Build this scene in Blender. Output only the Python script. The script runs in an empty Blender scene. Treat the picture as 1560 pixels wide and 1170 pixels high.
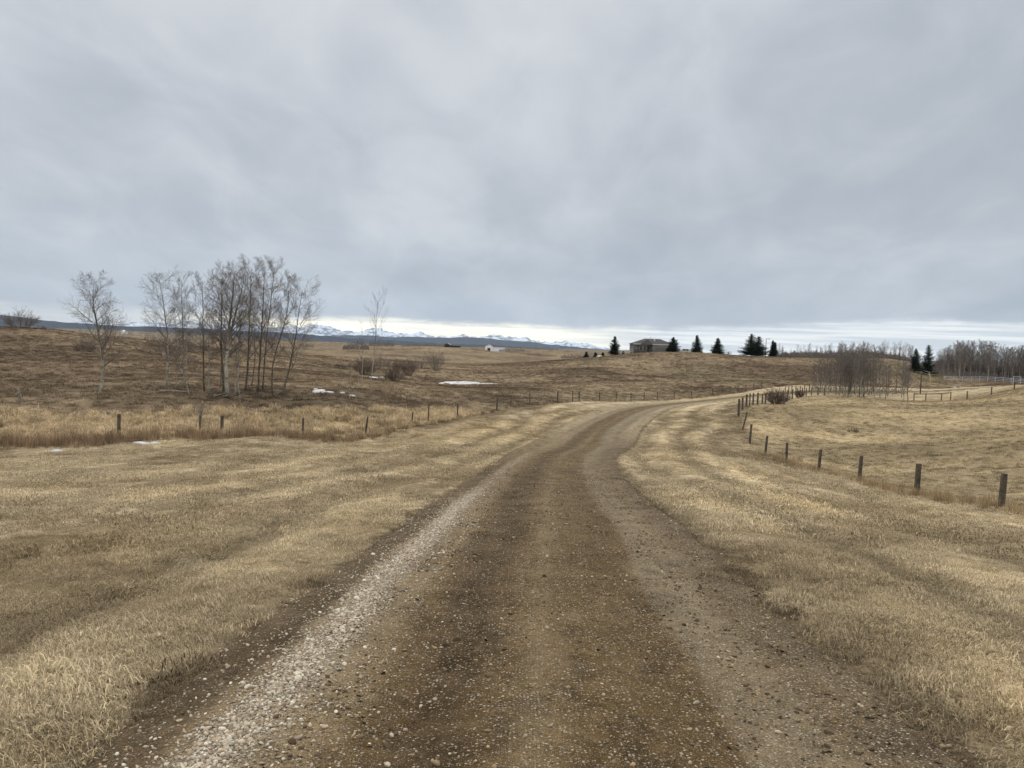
import bpy, bmesh, math, random
import numpy as np
from mathutils import Vector
R = math.radians
S = bpy.context.scene
COL = S.collection

# ------------------------------------------------------------------ camera
F = 1172.0                       # focal length in photo pixels (1560 wide)
CAMZ = 1.7
PITCH = math.atan((585 - 530) / F)
cam_d = bpy.data.cameras.new('camera'); cam = bpy.data.objects.new('camera', cam_d); COL.objects.link(cam)
cam_d.sensor_width = 36; cam_d.lens = 36 * F / 1560
cam_d.clip_start = 0.1; cam_d.clip_end = 200000
ROLL = R(2.0)                    # the phone was held a little tilted
from mathutils import Matrix
cam.matrix_world = Matrix.Translation((0, 0, CAMZ)) @ Matrix.Rotation(R(90) - PITCH, 4, 'X') @ Matrix.Rotation(ROLL, 4, 'Z')
S.camera = cam

# ------------------------------------------------------------------ world
W = bpy.data.worlds.new('World'); S.world = W; W.use_nodes = True
nt = W.node_tree; nt.nodes.clear()
SUN_EL, SUN_AZ = 42, -35          # azimuth clockwise from +Y
def N(t, type_, **kw):
    n = t.nodes.new(type_)
    for k, v in kw.items():
        if k.startswith('i_'):
            n.inputs[k[2:].replace('_', ' ')].default_value = v
        elif k.startswith('n_'):
            n.inputs[int(k[2:])].default_value = v
        else: setattr(n, k, v)
    return n
def math_(t, op, a, b=None, c=None, clamp=False):
    n = t.nodes.new('ShaderNodeMath'); n.operation = op; n.use_clamp = clamp
    for i, v in enumerate((a, b, c)):
        if v is None: continue
        if isinstance(v, (int, float)): n.inputs[i].default_value = v
        else: t.links.new(v, n.inputs[i])
    return n.outputs[0]
def ss(t, x, lo, hi, a=0.0, b=1.0):
    n = t.nodes.new('ShaderNodeMapRange'); n.interpolation_type = 'SMOOTHSTEP'
    t.links.new(x, n.inputs[0])
    for i, v in enumerate((lo, hi, a, b)):
        if isinstance(v, (int, float)): n.inputs[i + 1].default_value = v
        else: t.links.new(v, n.inputs[i + 1])
    return n.outputs[0]
def mix(t, f, a, b, blend='MIX'):
    n = t.nodes.new('ShaderNodeMix'); n.data_type = 'RGBA'; n.blend_type = blend
    for sock, v in ((n.inputs[0], f), (n.inputs[6], a), (n.inputs[7], b)):
        if isinstance(v, (int, float)): sock.default_value = v
        elif isinstance(v, (tuple, list)): sock.default_value = (*v[:3], 1)
        else: t.links.new(v, sock)
    return n.outputs[2]
def noise(t, vec, scale, detail=4, rough=0.5, dist=0.0, out=0):
    n = t.nodes.new('ShaderNodeTexNoise'); n.inputs['Scale'].default_value = scale
    n.inputs['Detail'].default_value = detail; n.inputs['Roughness'].default_value = rough
    n.inputs['Distortion'].default_value = dist
    if vec is not None: t.links.new(vec, n.inputs['Vector'])
    return n.outputs[out]
def vmul(t, vec, s):
    n = t.nodes.new('ShaderNodeVectorMath'); n.operation = 'MULTIPLY'
    t.links.new(vec, n.inputs[0]); n.inputs[1].default_value = s
    return n.outputs[0]

sky = N(nt, 'ShaderNodeTexSky'); sky.sky_type = 'NISHITA'; sky.sun_disc = False
sky.sun_elevation = R(SUN_EL); sky.sun_rotation = R(SUN_AZ)
tc = N(nt, 'ShaderNodeTexCoord')
sep = N(nt, 'ShaderNodeSeparateXYZ'); nt.links.new(tc.outputs['Generated'], sep.inputs[0])
dx, dy, dz = sep.outputs
zc = math_(nt, 'MAXIMUM', dz, 0.0)
# the cloud base as a plane high overhead: direction divided by its height
den = math_(nt, 'ADD', zc, 0.30)
cx = math_(nt, 'DIVIDE', dx, den); cy = math_(nt, 'DIVIDE', dy, den)
cmb = N(nt, 'ShaderNodeCombineXYZ'); nt.links.new(cx, cmb.inputs[0]); nt.links.new(cy, cmb.inputs[1])
cv = cmb.outputs[0]
n_big = noise(nt, vmul(nt, cv, (1.0, 0.75, 1)), 1.25, 3, 0.5, 0.5)
n_mid = noise(nt, vmul(nt, cv, (1.3, 0.8, 1)), 3.4, 5, 0.55, 0.5)
n_fin = noise(nt, vmul(nt, cv, (1, 0.8, 1)), 7.0, 6, 0.6, 0.2)
cl = math_(nt, 'ADD', math_(nt, 'MULTIPLY', n_big, 0.60), math_(nt, 'ADD', math_(nt, 'MULTIPLY', n_mid, 0.33), math_(nt, 'MULTIPLY', n_fin, 0.07)))
# a little more light towards the upper left, more even on the right
cl = math_(nt, 'ADD', cl, math_(nt, 'MULTIPLY', dx, -0.05))
dark = (0.418, 0.458, 0.518); lite = (0.70, 0.722, 0.755)
cloud = mix(nt, ss(nt, math_(nt, 'ADD', cl, math_(nt, 'MULTIPLY', zc, 0.22)), 0.36, 0.74), dark, lite)
# overcast brightening towards the zenith (out of the picture)
zen = ss(nt, dz, 0.38, 0.85)
zenc = mix(nt, zen, (1.0, 1.0, 1.0), (3.5, 3.2, 2.75))
low = ss(nt, dz, 0.02, 0.2)
cloud = mix(nt, low, mix(nt, 1.0, cloud, (0.90, 0.955, 1.0), 'MULTIPLY'), cloud)
cloud = mix(nt, 1.0, cloud, zenc, 'MULTIPLY')
# bright gap under the cloud deck at the horizon
az = math_(nt, 'ARCTAN2', dx, dy)
cmb2 = N(nt, 'ShaderNodeCombineXYZ'); nt.links.new(az, cmb2.inputs[0]); nt.links.new(dz, cmb2.inputs[1])
gv = cmb2.outputs[0]
e_n = noise(nt, vmul(nt, gv, (14, 55, 1)), 1.0, 6, 0.68)
edge = math_(nt, 'ADD', math_(nt, 'MULTIPLY', e_n, 0.020), ss(nt, az, .10, .5, .0195, .037))
gap = ss(nt, math_(nt, 'SUBTRACT', dz, edge), -0.007, 0.006, 1.0, 0.0)
st = noise(nt, vmul(nt, gv, (5, 160, 1)), 1.0, 4, 0.55)
cream = mix(nt, ss(nt, st, 0.38, 0.62), (1.3, 1.25, 1.04), (1.85, 1.72, 1.34))
pale = mix(nt, ss(nt, st, 0.40, 0.62), (0.74, 0.81, 0.86), (1.18, 1.20, 1.18))
gapc = mix(nt, ss(nt, az, 0.02, 0.22), cream, pale)
gapf = math_(nt, 'MULTIPLY', gap, ss(nt, az, -0.50, -0.24, 0.18, 1.0))
skyc = mix(nt, gapf, cloud, gapc)
below = ss(nt, dz, -0.02, -0.003)
skyc = mix(nt, below, (0.16, 0.14, 0.11), skyc)
nish = mix(nt, 1.0, sky.outputs[0], (0.1, 0.1, 0.1), 'MULTIPLY')
fin = mix(nt, 0.95, nish, skyc)
bg = N(nt, 'ShaderNodeBackground'); nt.links.new(fin, bg.inputs[0]); bg.inputs[1].default_value = 1.0
wo = N(nt, 'ShaderNodeOutputWorld'); nt.links.new(bg.outputs[0], wo.inputs[0])

sd = bpy.data.lights.new('sun', 'SUN'); sd.energy = 1.1; sd.angle = R(25); sd.color = (1, 0.93, 0.82)
so = bpy.data.objects.new('sun', sd); COL.objects.link(so)
sdir = Vector((math.sin(R(SUN_AZ)) * math.cos(R(SUN_EL)), math.cos(R(SUN_AZ)) * math.cos(R(SUN_EL)), math.sin(R(SUN_EL))))
so.rotation_euler = (-sdir).to_track_quat('-Z', 'Y').to_euler()

S.render.engine = 'CYCLES'
S.view_settings.view_transform = 'Standard'; S.view_settings.look = 'None'
S.view_settings.exposure = 0.0; S.view_settings.gamma = 1.0
S.cycles.max_bounces = 5; S.cycles.diffuse_bounces = 3; S.cycles.volume_bounces = 1
S.cycles.transparent_max_bounces = 8

# ------------------------------------------------------------------ numeric helpers
rng = np.random.default_rng(7)
random.seed(11)
def _h(ix, iy, seed):
    h = (ix.astype(np.int64) * 374761393 + iy.astype(np.int64) * 668265263 + seed * 1442695041) & 0xffffffff
    h = ((h ^ (h >> 13)) * 1274126177) & 0xffffffff
    h = (h ^ (h >> 16)) & 0xffffff
    return h / float(0xffffff)
def vnoise(x, y, seed=0):
    x = np.asarray(x, float); y = np.asarray(y, float)
    ix = np.floor(x); iy = np.floor(y); fx = x - ix; fy = y - iy
    fx = fx * fx * (3 - 2 * fx); fy = fy * fy * (3 - 2 * fy)
    a = _h(ix, iy, seed); b = _h(ix + 1, iy, seed); c = _h(ix, iy + 1, seed); d = _h(ix + 1, iy + 1, seed)
    return (a + (b - a) * fx) * (1 - fy) + (c + (d - c) * fx) * fy
def fbm(x, y, seed=0, oct=4, rough=0.5):
    s = 0; a = 1; t = 0
    for i in range(oct):
        s = s + a * vnoise(x * 2 ** i + 13.7 * i, y * 2 ** i - 7.3 * i, seed + i); t += a; a *= rough
    return s / t
def sst(x, lo, hi):
    t = np.clip((x - lo) / (hi - lo), 0, 1); return t * t * (3 - 2 * t)

ct, st_ = math.cos(PITCH), math.sin(PITCH)
cr_, sr_ = math.cos(ROLL), math.sin(ROLL)
def at(px, py, Y):
    a0 = (px - 780) / F; b0 = (585 - py) / F
    a = a0 * cr_ - b0 * sr_; b = a0 * sr_ + b0 * cr_
    dy_ = ct + b * st_; dz_ = -st_ + b * ct
    return (a / dy_ * Y, Y, CAMZ + dz_ / dy_ * Y)

# surveyed spots of the land: (photo x, photo y, metres ahead)
PTS = [(790,1170,3.6),(815,900,7.2),(835,800,11.2),(832,750,17.5),(851,700,31),(883,683,42),(925,646,60),(985,622,82),(1055,612.5,93),(1115,605,103),(1168,600,112),
 (0,850,10.5),(0,750,18.5),(0,690,33),(400,668,41),(400,750,18),(600,690,34),(300,900,7.6),(700,663,46),(780,637,62),
 (1200,900,7.5),(1560,900,8.5),(1560,1000,5.6),(1300,800,14),(1560,800,19.5),(1100,700,33),(1000,688,37),(1250,750,25),
 (1525,776,24.4),(1396,755,29.5),(1309,733,34.3),(1247,715,38.9),(1198,699,43.5),(1166,688,47),(1142,674,50.2),(1130,655,58),(1125,634,66),(1147,618,74),(1166,615,80),(1200,608,92),(1230,603,102),
 (1560,750,28),(1560,700,38),(1560,650,55),(1560,620,72),(1560,595,95),(1400,700,43),(1400,650,62),(1400,613,88),(1300,650,62),(1300,606,92),(1240,610,85),
 (1300,603,120),(1370,606,120),(1434,612,106),(1510,604,105),(1560,591,112),(1500,590,150),(1500,582,180),(1500,578,205),(1430,577,195),(1400,568,205),(1380,550,232),
 (1000,538,240),(940,541,238),(1060,540,240),(1100,542.5,240),(1160,544.5,240),(1240,547,240),(1330,547,240),
 (1000,560,190),(1000,580,150),(1000,600,118),(1150,570,170),(1150,590,135),(1250,570,180),(1250,590,140),
 (900,560,190),(900,545,250),(850,545,270),(900,598,115),(880,580,145),(780,598,105),(705,585,135),(640,585,125),(800,570,180),(800,551,260),(760,540,420),(690,529.5,520),(640,531,520),(735,533,520),(560,540,420),
 (600,560,190),(660,562,200),(560,580,105),(510,597,66),(400,602,60),(345,602,58),(150,599,56),(0,600,55),(0,560,80),(0,525,112),(0,503,140),(60,506,142),(120,512,145),(190,520,150),
 (300,533,165),(400,540,190),(500,546,220),(150,560,85),(300,565,90),(450,565,112),(450,580,85),
 (181,667,39),(338,664,43),(461,666,47),(556,664,50),(627,651,54),(697,639,60),(757,622,70),(849,614,82),(939,611,95),(1001,609,103),(1053,606,110),(1120,598,125),
 (150,630,47),(345,625,51),(540,622,58),
 (480,524,1200),(300,520,1500),(560,528,900),(760,536,900),(850,537,900),(100,506,2500),(300,513,2500),(600,526,2500),(900,536,2500),(-300,500,2500),(100,501,6000),(600,526,6000),(900,533,6000)]
WP = [(0,0,0),(-3,0,0),(3,0,0),(0,-6,.3),(-10,-5,.5),(10,-5,.2),(0,-30,1),(-40,-30,2),(40,-30,0),(-60,10,1.5),(60,10,-2),(-70,60,0),(90,60,-3),
 (-150,100,1.5),(-130,200,-1),(150,130,-3),(250,200,-3),(0,350,-4),(60,330,-4),(100,320,-6),(200,350,-9),(-60,330,-3),(-150,350,-3),(0,-300,0),(-300,-100,2),(300,-100,-5),
 (0,650,-4),(300,900,-8),(600,1000,-8),(1200,2500,-10),(3000,6000,-20),(-4000,2000,120),(4000,500,-10),(0,-5000,0),
 (0,30000,0),(-20000,20000,0),(20000,20000,0),(25000,0,0),(-25000,0,0),(0,-25000,0)]
P = np.array([at(*p) for p in PTS] + WP, float)
def warp(x, y):
    r = np.sqrt(x * x + y * y) + 1e-9; k = np.log1p(r / 10) / r
    return x * k, y * k
def _tps_fit(P, lam=2e-4):
    qx, qy = warp(P[:, 0], P[:, 1]); n = len(P)
    d2 = (qx[:, None] - qx) ** 2 + (qy[:, None] - qy) ** 2
    K = 0.5 * d2 * np.log(d2 + 1e-12) + lam * np.eye(n)
    A = np.zeros((n + 3, n + 3)); A[:n, :n] = K; A[:n, n] = 1; A[:n, n + 1] = qx; A[:n, n + 2] = qy; A[n:, :n] = A[:n, n:].T
    return qx, qy, np.linalg.solve(A, np.concatenate([P[:, 2], [0, 0, 0]]))
TQX, TQY, TW = _tps_fit(P)
def base_h(x, y):
    sh = np.shape(x); x = np.ravel(x).astype(float); y = np.ravel(y).astype(float)
    qx, qy = warp(x, y); out = np.empty(len(x)); n = len(TQX)
    for i in range(0, len(x), 40000):
        a = qx[i:i + 40000]; b = qy[i:i + 40000]
        d2 = (a[:, None] - TQX) ** 2 + (b[:, None] - TQY) ** 2
        out[i:i + 40000] = (0.5 * d2 * np.log(d2 + 1e-12)) @ TW[:n] + TW[n] + TW[n + 1] * a + TW[n + 2] * b
    return out.reshape(sh)

def xy(px, py, Y): return at(px, py, Y)[:2]
# road centreline
RC = [xy(798,1170,3.6), xy(815,900,7.2), xy(829,800,11.2), xy(834,750,17.5), xy(851,700,31), xy(883,683,42), xy(925,646,60), xy(985,622,82), xy(1055,612.5,93), xy(1115,605,103), xy(1168,600,112)]
_d = (RC[1][0] - RC[0][0]) / 3.6
RC = np.array([(RC[0][0] - 28 * _d - .2, -25), (RC[0][0] - 11.6 * _d, -8), (RC[0][0] - 3.6 * _d, 0)] + RC + [(47,121),(59,129),(75,136),(94,140)], float)
def _catmull(P, n=40):
    out = []
    Q = np.vstack([2 * P[0] - P[1], P, 2 * P[-1] - P[-2]])
    for i in range(1, len(Q) - 2):
        for t in np.arange(n) / n:
            out.append(0.5 * ((2 * Q[i]) + (-Q[i-1] + Q[i+1]) * t + (2*Q[i-1] - 5*Q[i] + 4*Q[i+1] - Q[i+2]) * t*t + (-Q[i-1] + 3*Q[i] - 3*Q[i+1] + Q[i+2]) * t**3))
    out.append(P[-1]); return np.array(out)
CL = _catmull(RC)
_seg = np.diff(CL, axis=0); _len = np.hypot(*_seg.T); CS = np.concatenate([[0], np.cumsum(_len)])
_i0 = np.argmin(np.hypot(CL[:, 0], CL[:, 1])); CS = CS - CS[_i0]
CT = np.gradient(CL, CS, axis=0); CT /= np.hypot(CT[:, 0], CT[:, 1])[:, None]
def road_us(x, y):
    sh = np.shape(x); x = np.ravel(x).astype(float); y = np.ravel(y).astype(float)
    u = np.full(len(x), 99.0); s = np.zeros(len(x))
    near = np.where((np.abs(x) < 130) & (y > -40) & (y < 180))[0]
    for i in range(0, len(near), 20000):
        k = near[i:i + 20000]
        d2 = (x[k][:, None] - CL[:, 0]) ** 2 + (y[k][:, None] - CL[:, 1]) ** 2
        j = np.argmin(d2, axis=1)
        rx = x[k] - CL[j, 0]; ry = y[k] - CL[j, 1]
        u[k] = rx * CT[j, 1] - ry * CT[j, 0]
        s[k] = CS[j] + rx * CT[j, 0] + ry * CT[j, 1]
    return u.reshape(sh), s.reshape(sh)
HW = 2.15
def dhw(s): return .75 * sst(s, 24, 50) * (1 - sst(s, 85, 110))     # the worn width grows through the bend
LFP = [(181,667,39),(304,664,42.4),(338,664,43),(461,666,47),(556,664,50),(627,651,54),(652,649,56),(697,639,60),(757,622,69),(778,620,72),(807,618,76),(849,614,82),(872,612,85),(882,612,87),(913,612,91),(939,611,95),(961,610,98.5),(981,609,101),(1001,609,103),(1027,607,107),(1053,606,110),(1086,602,116),(1100,601,119),(1112,600,121),(1124,599,123),(1136,598,125),(1148,597,127),(1160,597,129)]
LF = [(-60,28),(-40,33)] + [xy(*p) for p in LFP] + [(54,140),(80,150)]
LFx, LFy = np.array(LF).T
RFP = [(1525,776,24.4),(1396,755,29.5),(1309,733,34.3),(1247,715,38.9),(1198,699,43.5),(1166,688,47),(1142,674,50.2),(1131,655,58),(1125,634,66),(1147,618,74),(1166,615,80),(1200,608,92),(1230,603,102)]
RF = [xy(*p) for p in RFP]
RF = [(RF[0][0] + .3, -30), (RF[0][0] + .05, 20)] + RF + [(54,112),(90,120)]
RFx, RFy = np.array(RF).T
def left_fence_y(x): return np.interp(x, LFx, LFy)
def right_fence_x(y): return np.interp(y, RFy, RFx)
def smooth_lines(u, s):
    # wheel tracks and mown ridges running with the lane, as relief in metres
    h = 0
    a = np.abs(u)
    w = 1 + 0.35 * (vnoise(s / 9, u * 0 + 3, 5) - .5)
    for c, wd, am in ((2.75, .3, .05), (3.7, .38, -.06), (4.8, .45, .05), (6.0, .42, -.06), (7.2, .5, .045), (8.6, .5, -.03), (10.2, .6, .035), (12.0, .6, -.03)):
        h = h + am * np.exp(-((a * w - c) / wd) ** 2)
    return h
def H(x, y, u=None, s=None):
    """height of the land"""
    if u is None: u, s = road_us(x, y)
    r = np.hypot(x, y)
    z = base_h(x, y)
    off = sst(np.abs(u), 3, 12)
    z = z + off * sst(r, 10, 60) * (1 - sst(r, 400, 900)) * (fbm(x / 14, y / 14, 3, 3) - .5) * 0.9
    z = z + sst(r, 60, 160) * (1 - sst(r, 600, 2000)) * (fbm(x / 45, y / 45, 9, 2) - .5) * 1.6
    z = z + sst(r, 260, 420) * (1 - sst(r, 1500, 2500)) * (fbm(x / 75, y / 110, 23, 3) - .55) * 9
    z = z + sst(r, 700, 3000) * (fbm(x / 600, y / 600, 21, 3) - .5) * 14
    z = z + sst(np.abs(u), 2.2, 2.8) * (1 - sst(np.abs(u), 12, 16)) * smooth_lines(u, s)
    z = z + sst(np.abs(u) - dhw(s), 2.2, 3.5) * (fbm(x / 1.3, y / 1.3, 31, 3) - .5) * 0.10 * (1 - sst(r, 60, 120))
    return z
def Hp(x, y): return float(H(np.array([x]), np.array([y]))[0])
def gpx(px, Y):
    # where the land is seen in photo column px, Y metres ahead (two passes because of the camera's tilt)
    py = 545.0
    for _ in range(3):
        x = at(px, py, Y)[0]; z = Hp(x, Y)
        b2 = ((z - CAMZ) * ct + Y * st_) / (Y * ct - (z - CAMZ) * st_); a2 = x / (Y * ct - (z - CAMZ) * st_)
        py = 585 - F * (b2 * cr_ - a2 * sr_)
    return x
def gp(px, Y, dz=0):
    x = gpx(px, Y); return (x, Y, Hp(x, Y) + dz)
def topz(px, py, Y): return at(px, py, Y)[2]

# ------------------------------------------------------------------ materials
M = {}
def pbsdf(name, rough=0.9, spec=0.2):
    m = bpy.data.materials.new(name); m.use_nodes = True; t = m.node_tree
    b = t.nodes['Principled BSDF']; b.inputs['Roughness'].default_value = rough
    b.inputs['Specular IOR Level'].default_value = spec
    M[name] = m; return m, t, b
def simple(name, col, rough=0.85, var=0.15, scale=8, spec=0.2, metal=0):
    m, t, b = pbsdf(name, rough, spec)
    tc = N(t, 'ShaderNodeTexCoord'); n = noise(t, tc.outputs['Object'], scale, 4, .6)
    c = mix(t, ss(t, n, .3, .7), tuple(v * (1 - var) for v in col), tuple(min(1, v * (1 + var)) for v in col))
    t.links.new(c, b.inputs['Base Color']); b.inputs['Metallic'].default_value = metal
    return m
def attr(t, name, kind='GEOMETRY'):
    n = t.nodes.new('ShaderNodeAttribute'); n.attribute_name = name; n.attribute_type = kind; return n
def bump(t, b, h, strength, dist):
    n = t.nodes.new('ShaderNodeBump'); n.inputs['Strength'].default_value = strength; n.inputs['Distance'].default_value = dist
    t.links.new(h, n.inputs['Height']); t.links.new(n.outputs[0], b.inputs['Normal'])

# ground: albedo zones in a colour attribute, fine grain from noise
m, t, b = pbsdf('dry_grassland', 0.95, 0.02)
a = attr(t, 'albedo'); tc = N(t, 'ShaderNodeTexCoord'); ob = tc.outputs['Object']
n1 = noise(t, vmul(t, ob, (1, 1, 1)), 28, 5, .65); n2 = noise(t, ob, 3.1, 5, .65); n3 = noise(t, vmul(t, ob, (1, 1, 0)), 0.5, 6, .7)
f1 = ss(t, n1, .3, .7, .62, 1.38); f2 = ss(t, n2, .3, .7, .76, 1.24); f3 = ss(t, n3, .3, .7, .78, 1.22)
f = math_(t, 'MULTIPLY', math_(t, 'MULTIPLY', f1, f2), f3)
c3 = N(t, 'ShaderNodeCombineXYZ'); [t.links.new(f, c3.inputs[i]) for i in range(3)]
c = mix(t, 1.0, a.outputs['Color'], c3.outputs[0], 'MULTIPLY'); t.links.new(c, b.inputs['Base Color'])
bump(t, b, math_(t, 'ADD', math_(t, 'MULTIPLY', n1, .25), n2), 0.8, 0.12)

# road: albedo attribute + pebbles
m, t, b = pbsdf('gravel_and_mud', 0.9, 0.06)
a = attr(t, 'albedo'); pb_ = attr(t, 'pebble'); tc = N(t, 'ShaderNodeTexCoord'); ob = tc.outputs['Object']
wn = t.nodes.new('ShaderNodeVectorMath'); wn.operation = 'ADD'; t.links.new(ob, wn.inputs[0])
wv = vmul(t, noise(t, ob, 40, 2, .5, out=1), (.012, .012, .012)); t.links.new(wv, wn.inputs[1])
v1 = N(t, 'ShaderNodeTexVoronoi'); v1.inputs['Scale'].default_value = 48; t.links.new(wn.outputs[0], v1.inputs['Vector'])
v2 = N(t, 'ShaderNodeTexVoronoi'); v2.inputs['Scale'].default_value = 105; t.links.new(wn.outputs[0], v2.inputs['Vector'])
s1 = N(t, 'ShaderNodeSeparateXYZ'); t.links.new(v1.outputs['Color'], s1.inputs[0])
s2 = N(t, 'ShaderNodeSeparateXYZ'); t.links.new(v2.outputs['Color'], s2.inputs[0])
pk1 = math_(t, 'GREATER_THAN', math_(t, 'ADD', s1.outputs[0], pb_.outputs['Fac']), 1.0)
pk2 = math_(t, 'GREATER_THAN', math_(t, 'ADD', s2.outputs[0], math_(t, 'MULTIPLY', pb_.outputs['Fac'], 1.1)), 0.98)
in1 = math_(t, 'MULTIPLY', pk1, ss(t, v1.outputs['Distance'], .30, .48, 1, 0))
in2 = math_(t, 'MULTIPLY', pk2, ss(t, v2.outputs['Distance'], .30, .50, 1, 0))
n1 = noise(t, ob, 11, 6, .7); n2 = noise(t, ob, 90, 4, .7); n3 = noise(t, ob, 1.7, 5, .65)
f = math_(t, 'MULTIPLY', math_(t, 'MULTIPLY', ss(t, n1, .3, .7, .72, 1.25), ss(t, n2, .3, .7, .45, 1.55)), ss(t, n3, .3, .7, .8, 1.2))
c3 = N(t, 'ShaderNodeCombineXYZ'); [t.links.new(f, c3.inputs[i]) for i in range(3)]
soil = mix(t, 1.0, a.outputs['Color'], c3.outputs[0], 'MULTIPLY')
pc1 = mix(t, s1.outputs[1], (.15, .12, .085), (.42, .38, .31)); pc2 = mix(t, s2.outputs[1], (.12, .095, .065), (.36, .32, .25))
c = mix(t, math_(t, 'MULTIPLY', in2, .8), soil, pc2); c = mix(t, math_(t, 'MULTIPLY', in1, .85), c, pc1)
t.links.new(c, b.inputs['Base Color'])
hh = math_(t, 'ADD', math_(t, 'ADD', math_(t, 'MULTIPLY', in1, .5), math_(t, 'MULTIPLY', in2, .25)), math_(t, 'ADD', math_(t, 'MULTIPLY', n2, .4), math_(t, 'MULTIPLY', n1, 1.2)))
bump(t, b, hh, 0.9, 0.02)
t.links.new(ss(t, n3, .35, .65, .95, .72), b.inputs['Roughness'])

def blade_mat(name, sat=1.0):
    m, t, b = pbsdf(name, 0.8, 0.04)
    a = attr(t, 'tint', 'INSTANCER'); r = attr(t, 'rnd')
    f = ss(t, r.outputs['Fac'], 0, 1, .55, 1.5)
    c3 = N(t, 'ShaderNodeCombineXYZ'); [t.links.new(f, c3.inputs[i]) for i in range(3)]
    c = mix(t, 1.0, a.outputs['Color'], c3.outputs[0], 'MULTIPLY')
    t.links.new(c, b.inputs['Base Color'])
    tr = N(t, 'ShaderNodeBsdfTranslucent'); t.links.new(c, tr.inputs[0])
    mx = N(t, 'ShaderNodeMixShader'); mx.inputs[0].default_value = .25
    o = t.nodes['Material Output']
    t.links.new(b.outputs[0], mx.inputs[1]); t.links.new(tr.outputs[0], mx.inputs[2]); t.links.new(mx.outputs[0], o.inputs[0])
    return m
blade_mat('dry_blades')
m, t, b = pbsdf('pebble_stone', 0.85, 0.12)
a = attr(t, 'tint', 'INSTANCER'); tc = N(t, 'ShaderNodeTexCoord'); n = noise(t, tc.outputs['Object'], 3, 4, .6)
f = ss(t, n, .3, .7, .8, 1.2); c3 = N(t, 'ShaderNodeCombineXYZ'); [t.links.new(f, c3.inputs[i]) for i in range(3)]
t.links.new(mix(t, 1.0, a.outputs['Color'], c3.outputs[0], 'MULTIPLY'), b.inputs['Base Color'])

# aspen bark: pale with dark scars, twigs
m, t, b = pbsdf('aspen_bark', 0.85, 0.15)
tc = N(t, 'ShaderNodeTexCoord'); ob = tc.outputs['Object']
n = noise(t, vmul(t, ob, (3, 3, 7)), 1.6, 4, .65); n2 = noise(t, ob, 1.1, 4, .6)
c = mix(t, ss(t, n2, .35, .65), (.25, .24, .20), (.44, .42, .36)); c = mix(t, ss(t, n, .54, .63), c, (.035, .03, .026))
sp = N(t, 'ShaderNodeSeparateXYZ'); t.links.new(ob, sp.inputs[0])
c = mix(t, ss(t, math_(t, 'ADD', sp.outputs[2], math_(t, 'MULTIPLY', n2, 1.2)), 3.6, 6.2), c, (.11, .098, .082))
t.links.new(c, b.inputs['Base Color'])
m, t, b = pbsdf('dark_bark', 0.9, 0.1)
tc = N(t, 'ShaderNodeTexCoord'); ob = tc.outputs['Object']; n = noise(t, vmul(t, ob, (3, 3, 6)), 1.5, 4, .65)
t.links.new(mix(t, ss(t, n, .4, .65), (.17, .15, .12), (.045, .038, .032)), b.inputs['Base Color'])
simple('far_twigs', (.150, .134, .124), .9, .25, 2)
simple('twigs', (.145, .126, .112), .9, .3, 2)
simple('willow_twigs', (.12, .092, .075), .9, .3, 2)
simple('spruce_needles', (.018, .032, .020), .8, .5, 2.5, .2)
simple('post_wood', (.085, .072, .058), .9, .45, 9)
simple('pale_post_wood', (.21, .18, .145), .9, .35, 9)
simple('wire', (.16, .15, .14), .6, .2, 3, .4, .5)
simple('rail_wood', (.13, .10, .08), .9, .3, 4)
simple('white_rail', (.45, .47, .50), .7, .1, 2)
m, t, b = pbsdf('snow', 0.85, 0.1)
tc = N(t, 'ShaderNodeTexCoord'); n = noise(t, tc.outputs['Object'], 1.1, 6, .7); n2 = noise(t, vmul(t, tc.outputs['Object'], (1, .4, 1)), 2.6, 5, .7)
t.links.new(mix(t, ss(t, n2, .55, .66), mix(t, ss(t, n, .3, .7), (.36, .38, .41), (.54, .55, .57)), (.22, .19, .14)), b.inputs['Base Color'])
simple('siding', (.135, .138, .128), .8, .06, 1)
simple('pale_siding', (.20, .195, .18), .8, .05, 1)
simple('shingles', (.052, .053, .058), .9, .2, 3)
simple('trim_white', (.62, .62, .60), .7, .05, 2)
simple('dark_wood', (.06, .042, .033), .85, .2, 2)
simple('white_metal', (.80, .82, .85), .5, .04, 1)
simple('grey_roof', (.30, .31, .33), .7, .08, 1)
simple('dark_opening', (.015, .016, .018), .6, .1, 1)
simple('dark_siding', (.05, .05, .055), .8, .15, 1)
simple('car_paint', (.62, .63, .64), .3, .02, 1, .5)
simple('tyre', (.02, .02, .02), .9, .1, 5)
simple('yellow_paint', (.45, .40, .12), .7, .1, 5)
m, t, b = pbsdf('window_glass', 0.08, 0.6); b.inputs['Base Color'].default_value = (.03, .035, .04, 1)
# far hills and mountains
m, t, b = pbsdf('forest_hills', 0.95, 0.05)
tc = N(t, 'ShaderNodeTexCoord'); ob = tc.outputs['Object']
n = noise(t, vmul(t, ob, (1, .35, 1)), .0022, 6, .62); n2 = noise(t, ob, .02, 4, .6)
c = mix(t, ss(t, n2, .35, .65), (.014, .024, .042), (.034, .048, .070)); c = mix(t, ss(t, n, .60, .68), c, (.16, .135, .10))  # dark forest, with some blue of the distance haze put into the colour
t.links.new(c, b.inputs['Base Color'])
m, t, b = pbsdf('snowy_rock', 0.8, 0.1)
tc = N(t, 'ShaderNodeTexCoord'); ob = tc.outputs['Object']; ge = N(t, 'ShaderNodeNewGeometry')
sp = N(t, 'ShaderNodeSeparateXYZ'); t.links.new(ge.outputs['Normal'], sp.inputs[0])
n = noise(t, vmul(t, ob, (1, .6, 1.6)), .0030, 7, .68); n2 = noise(t, vmul(t, ob, (1, .5, 2.5)), .008, 5, .7)
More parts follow.
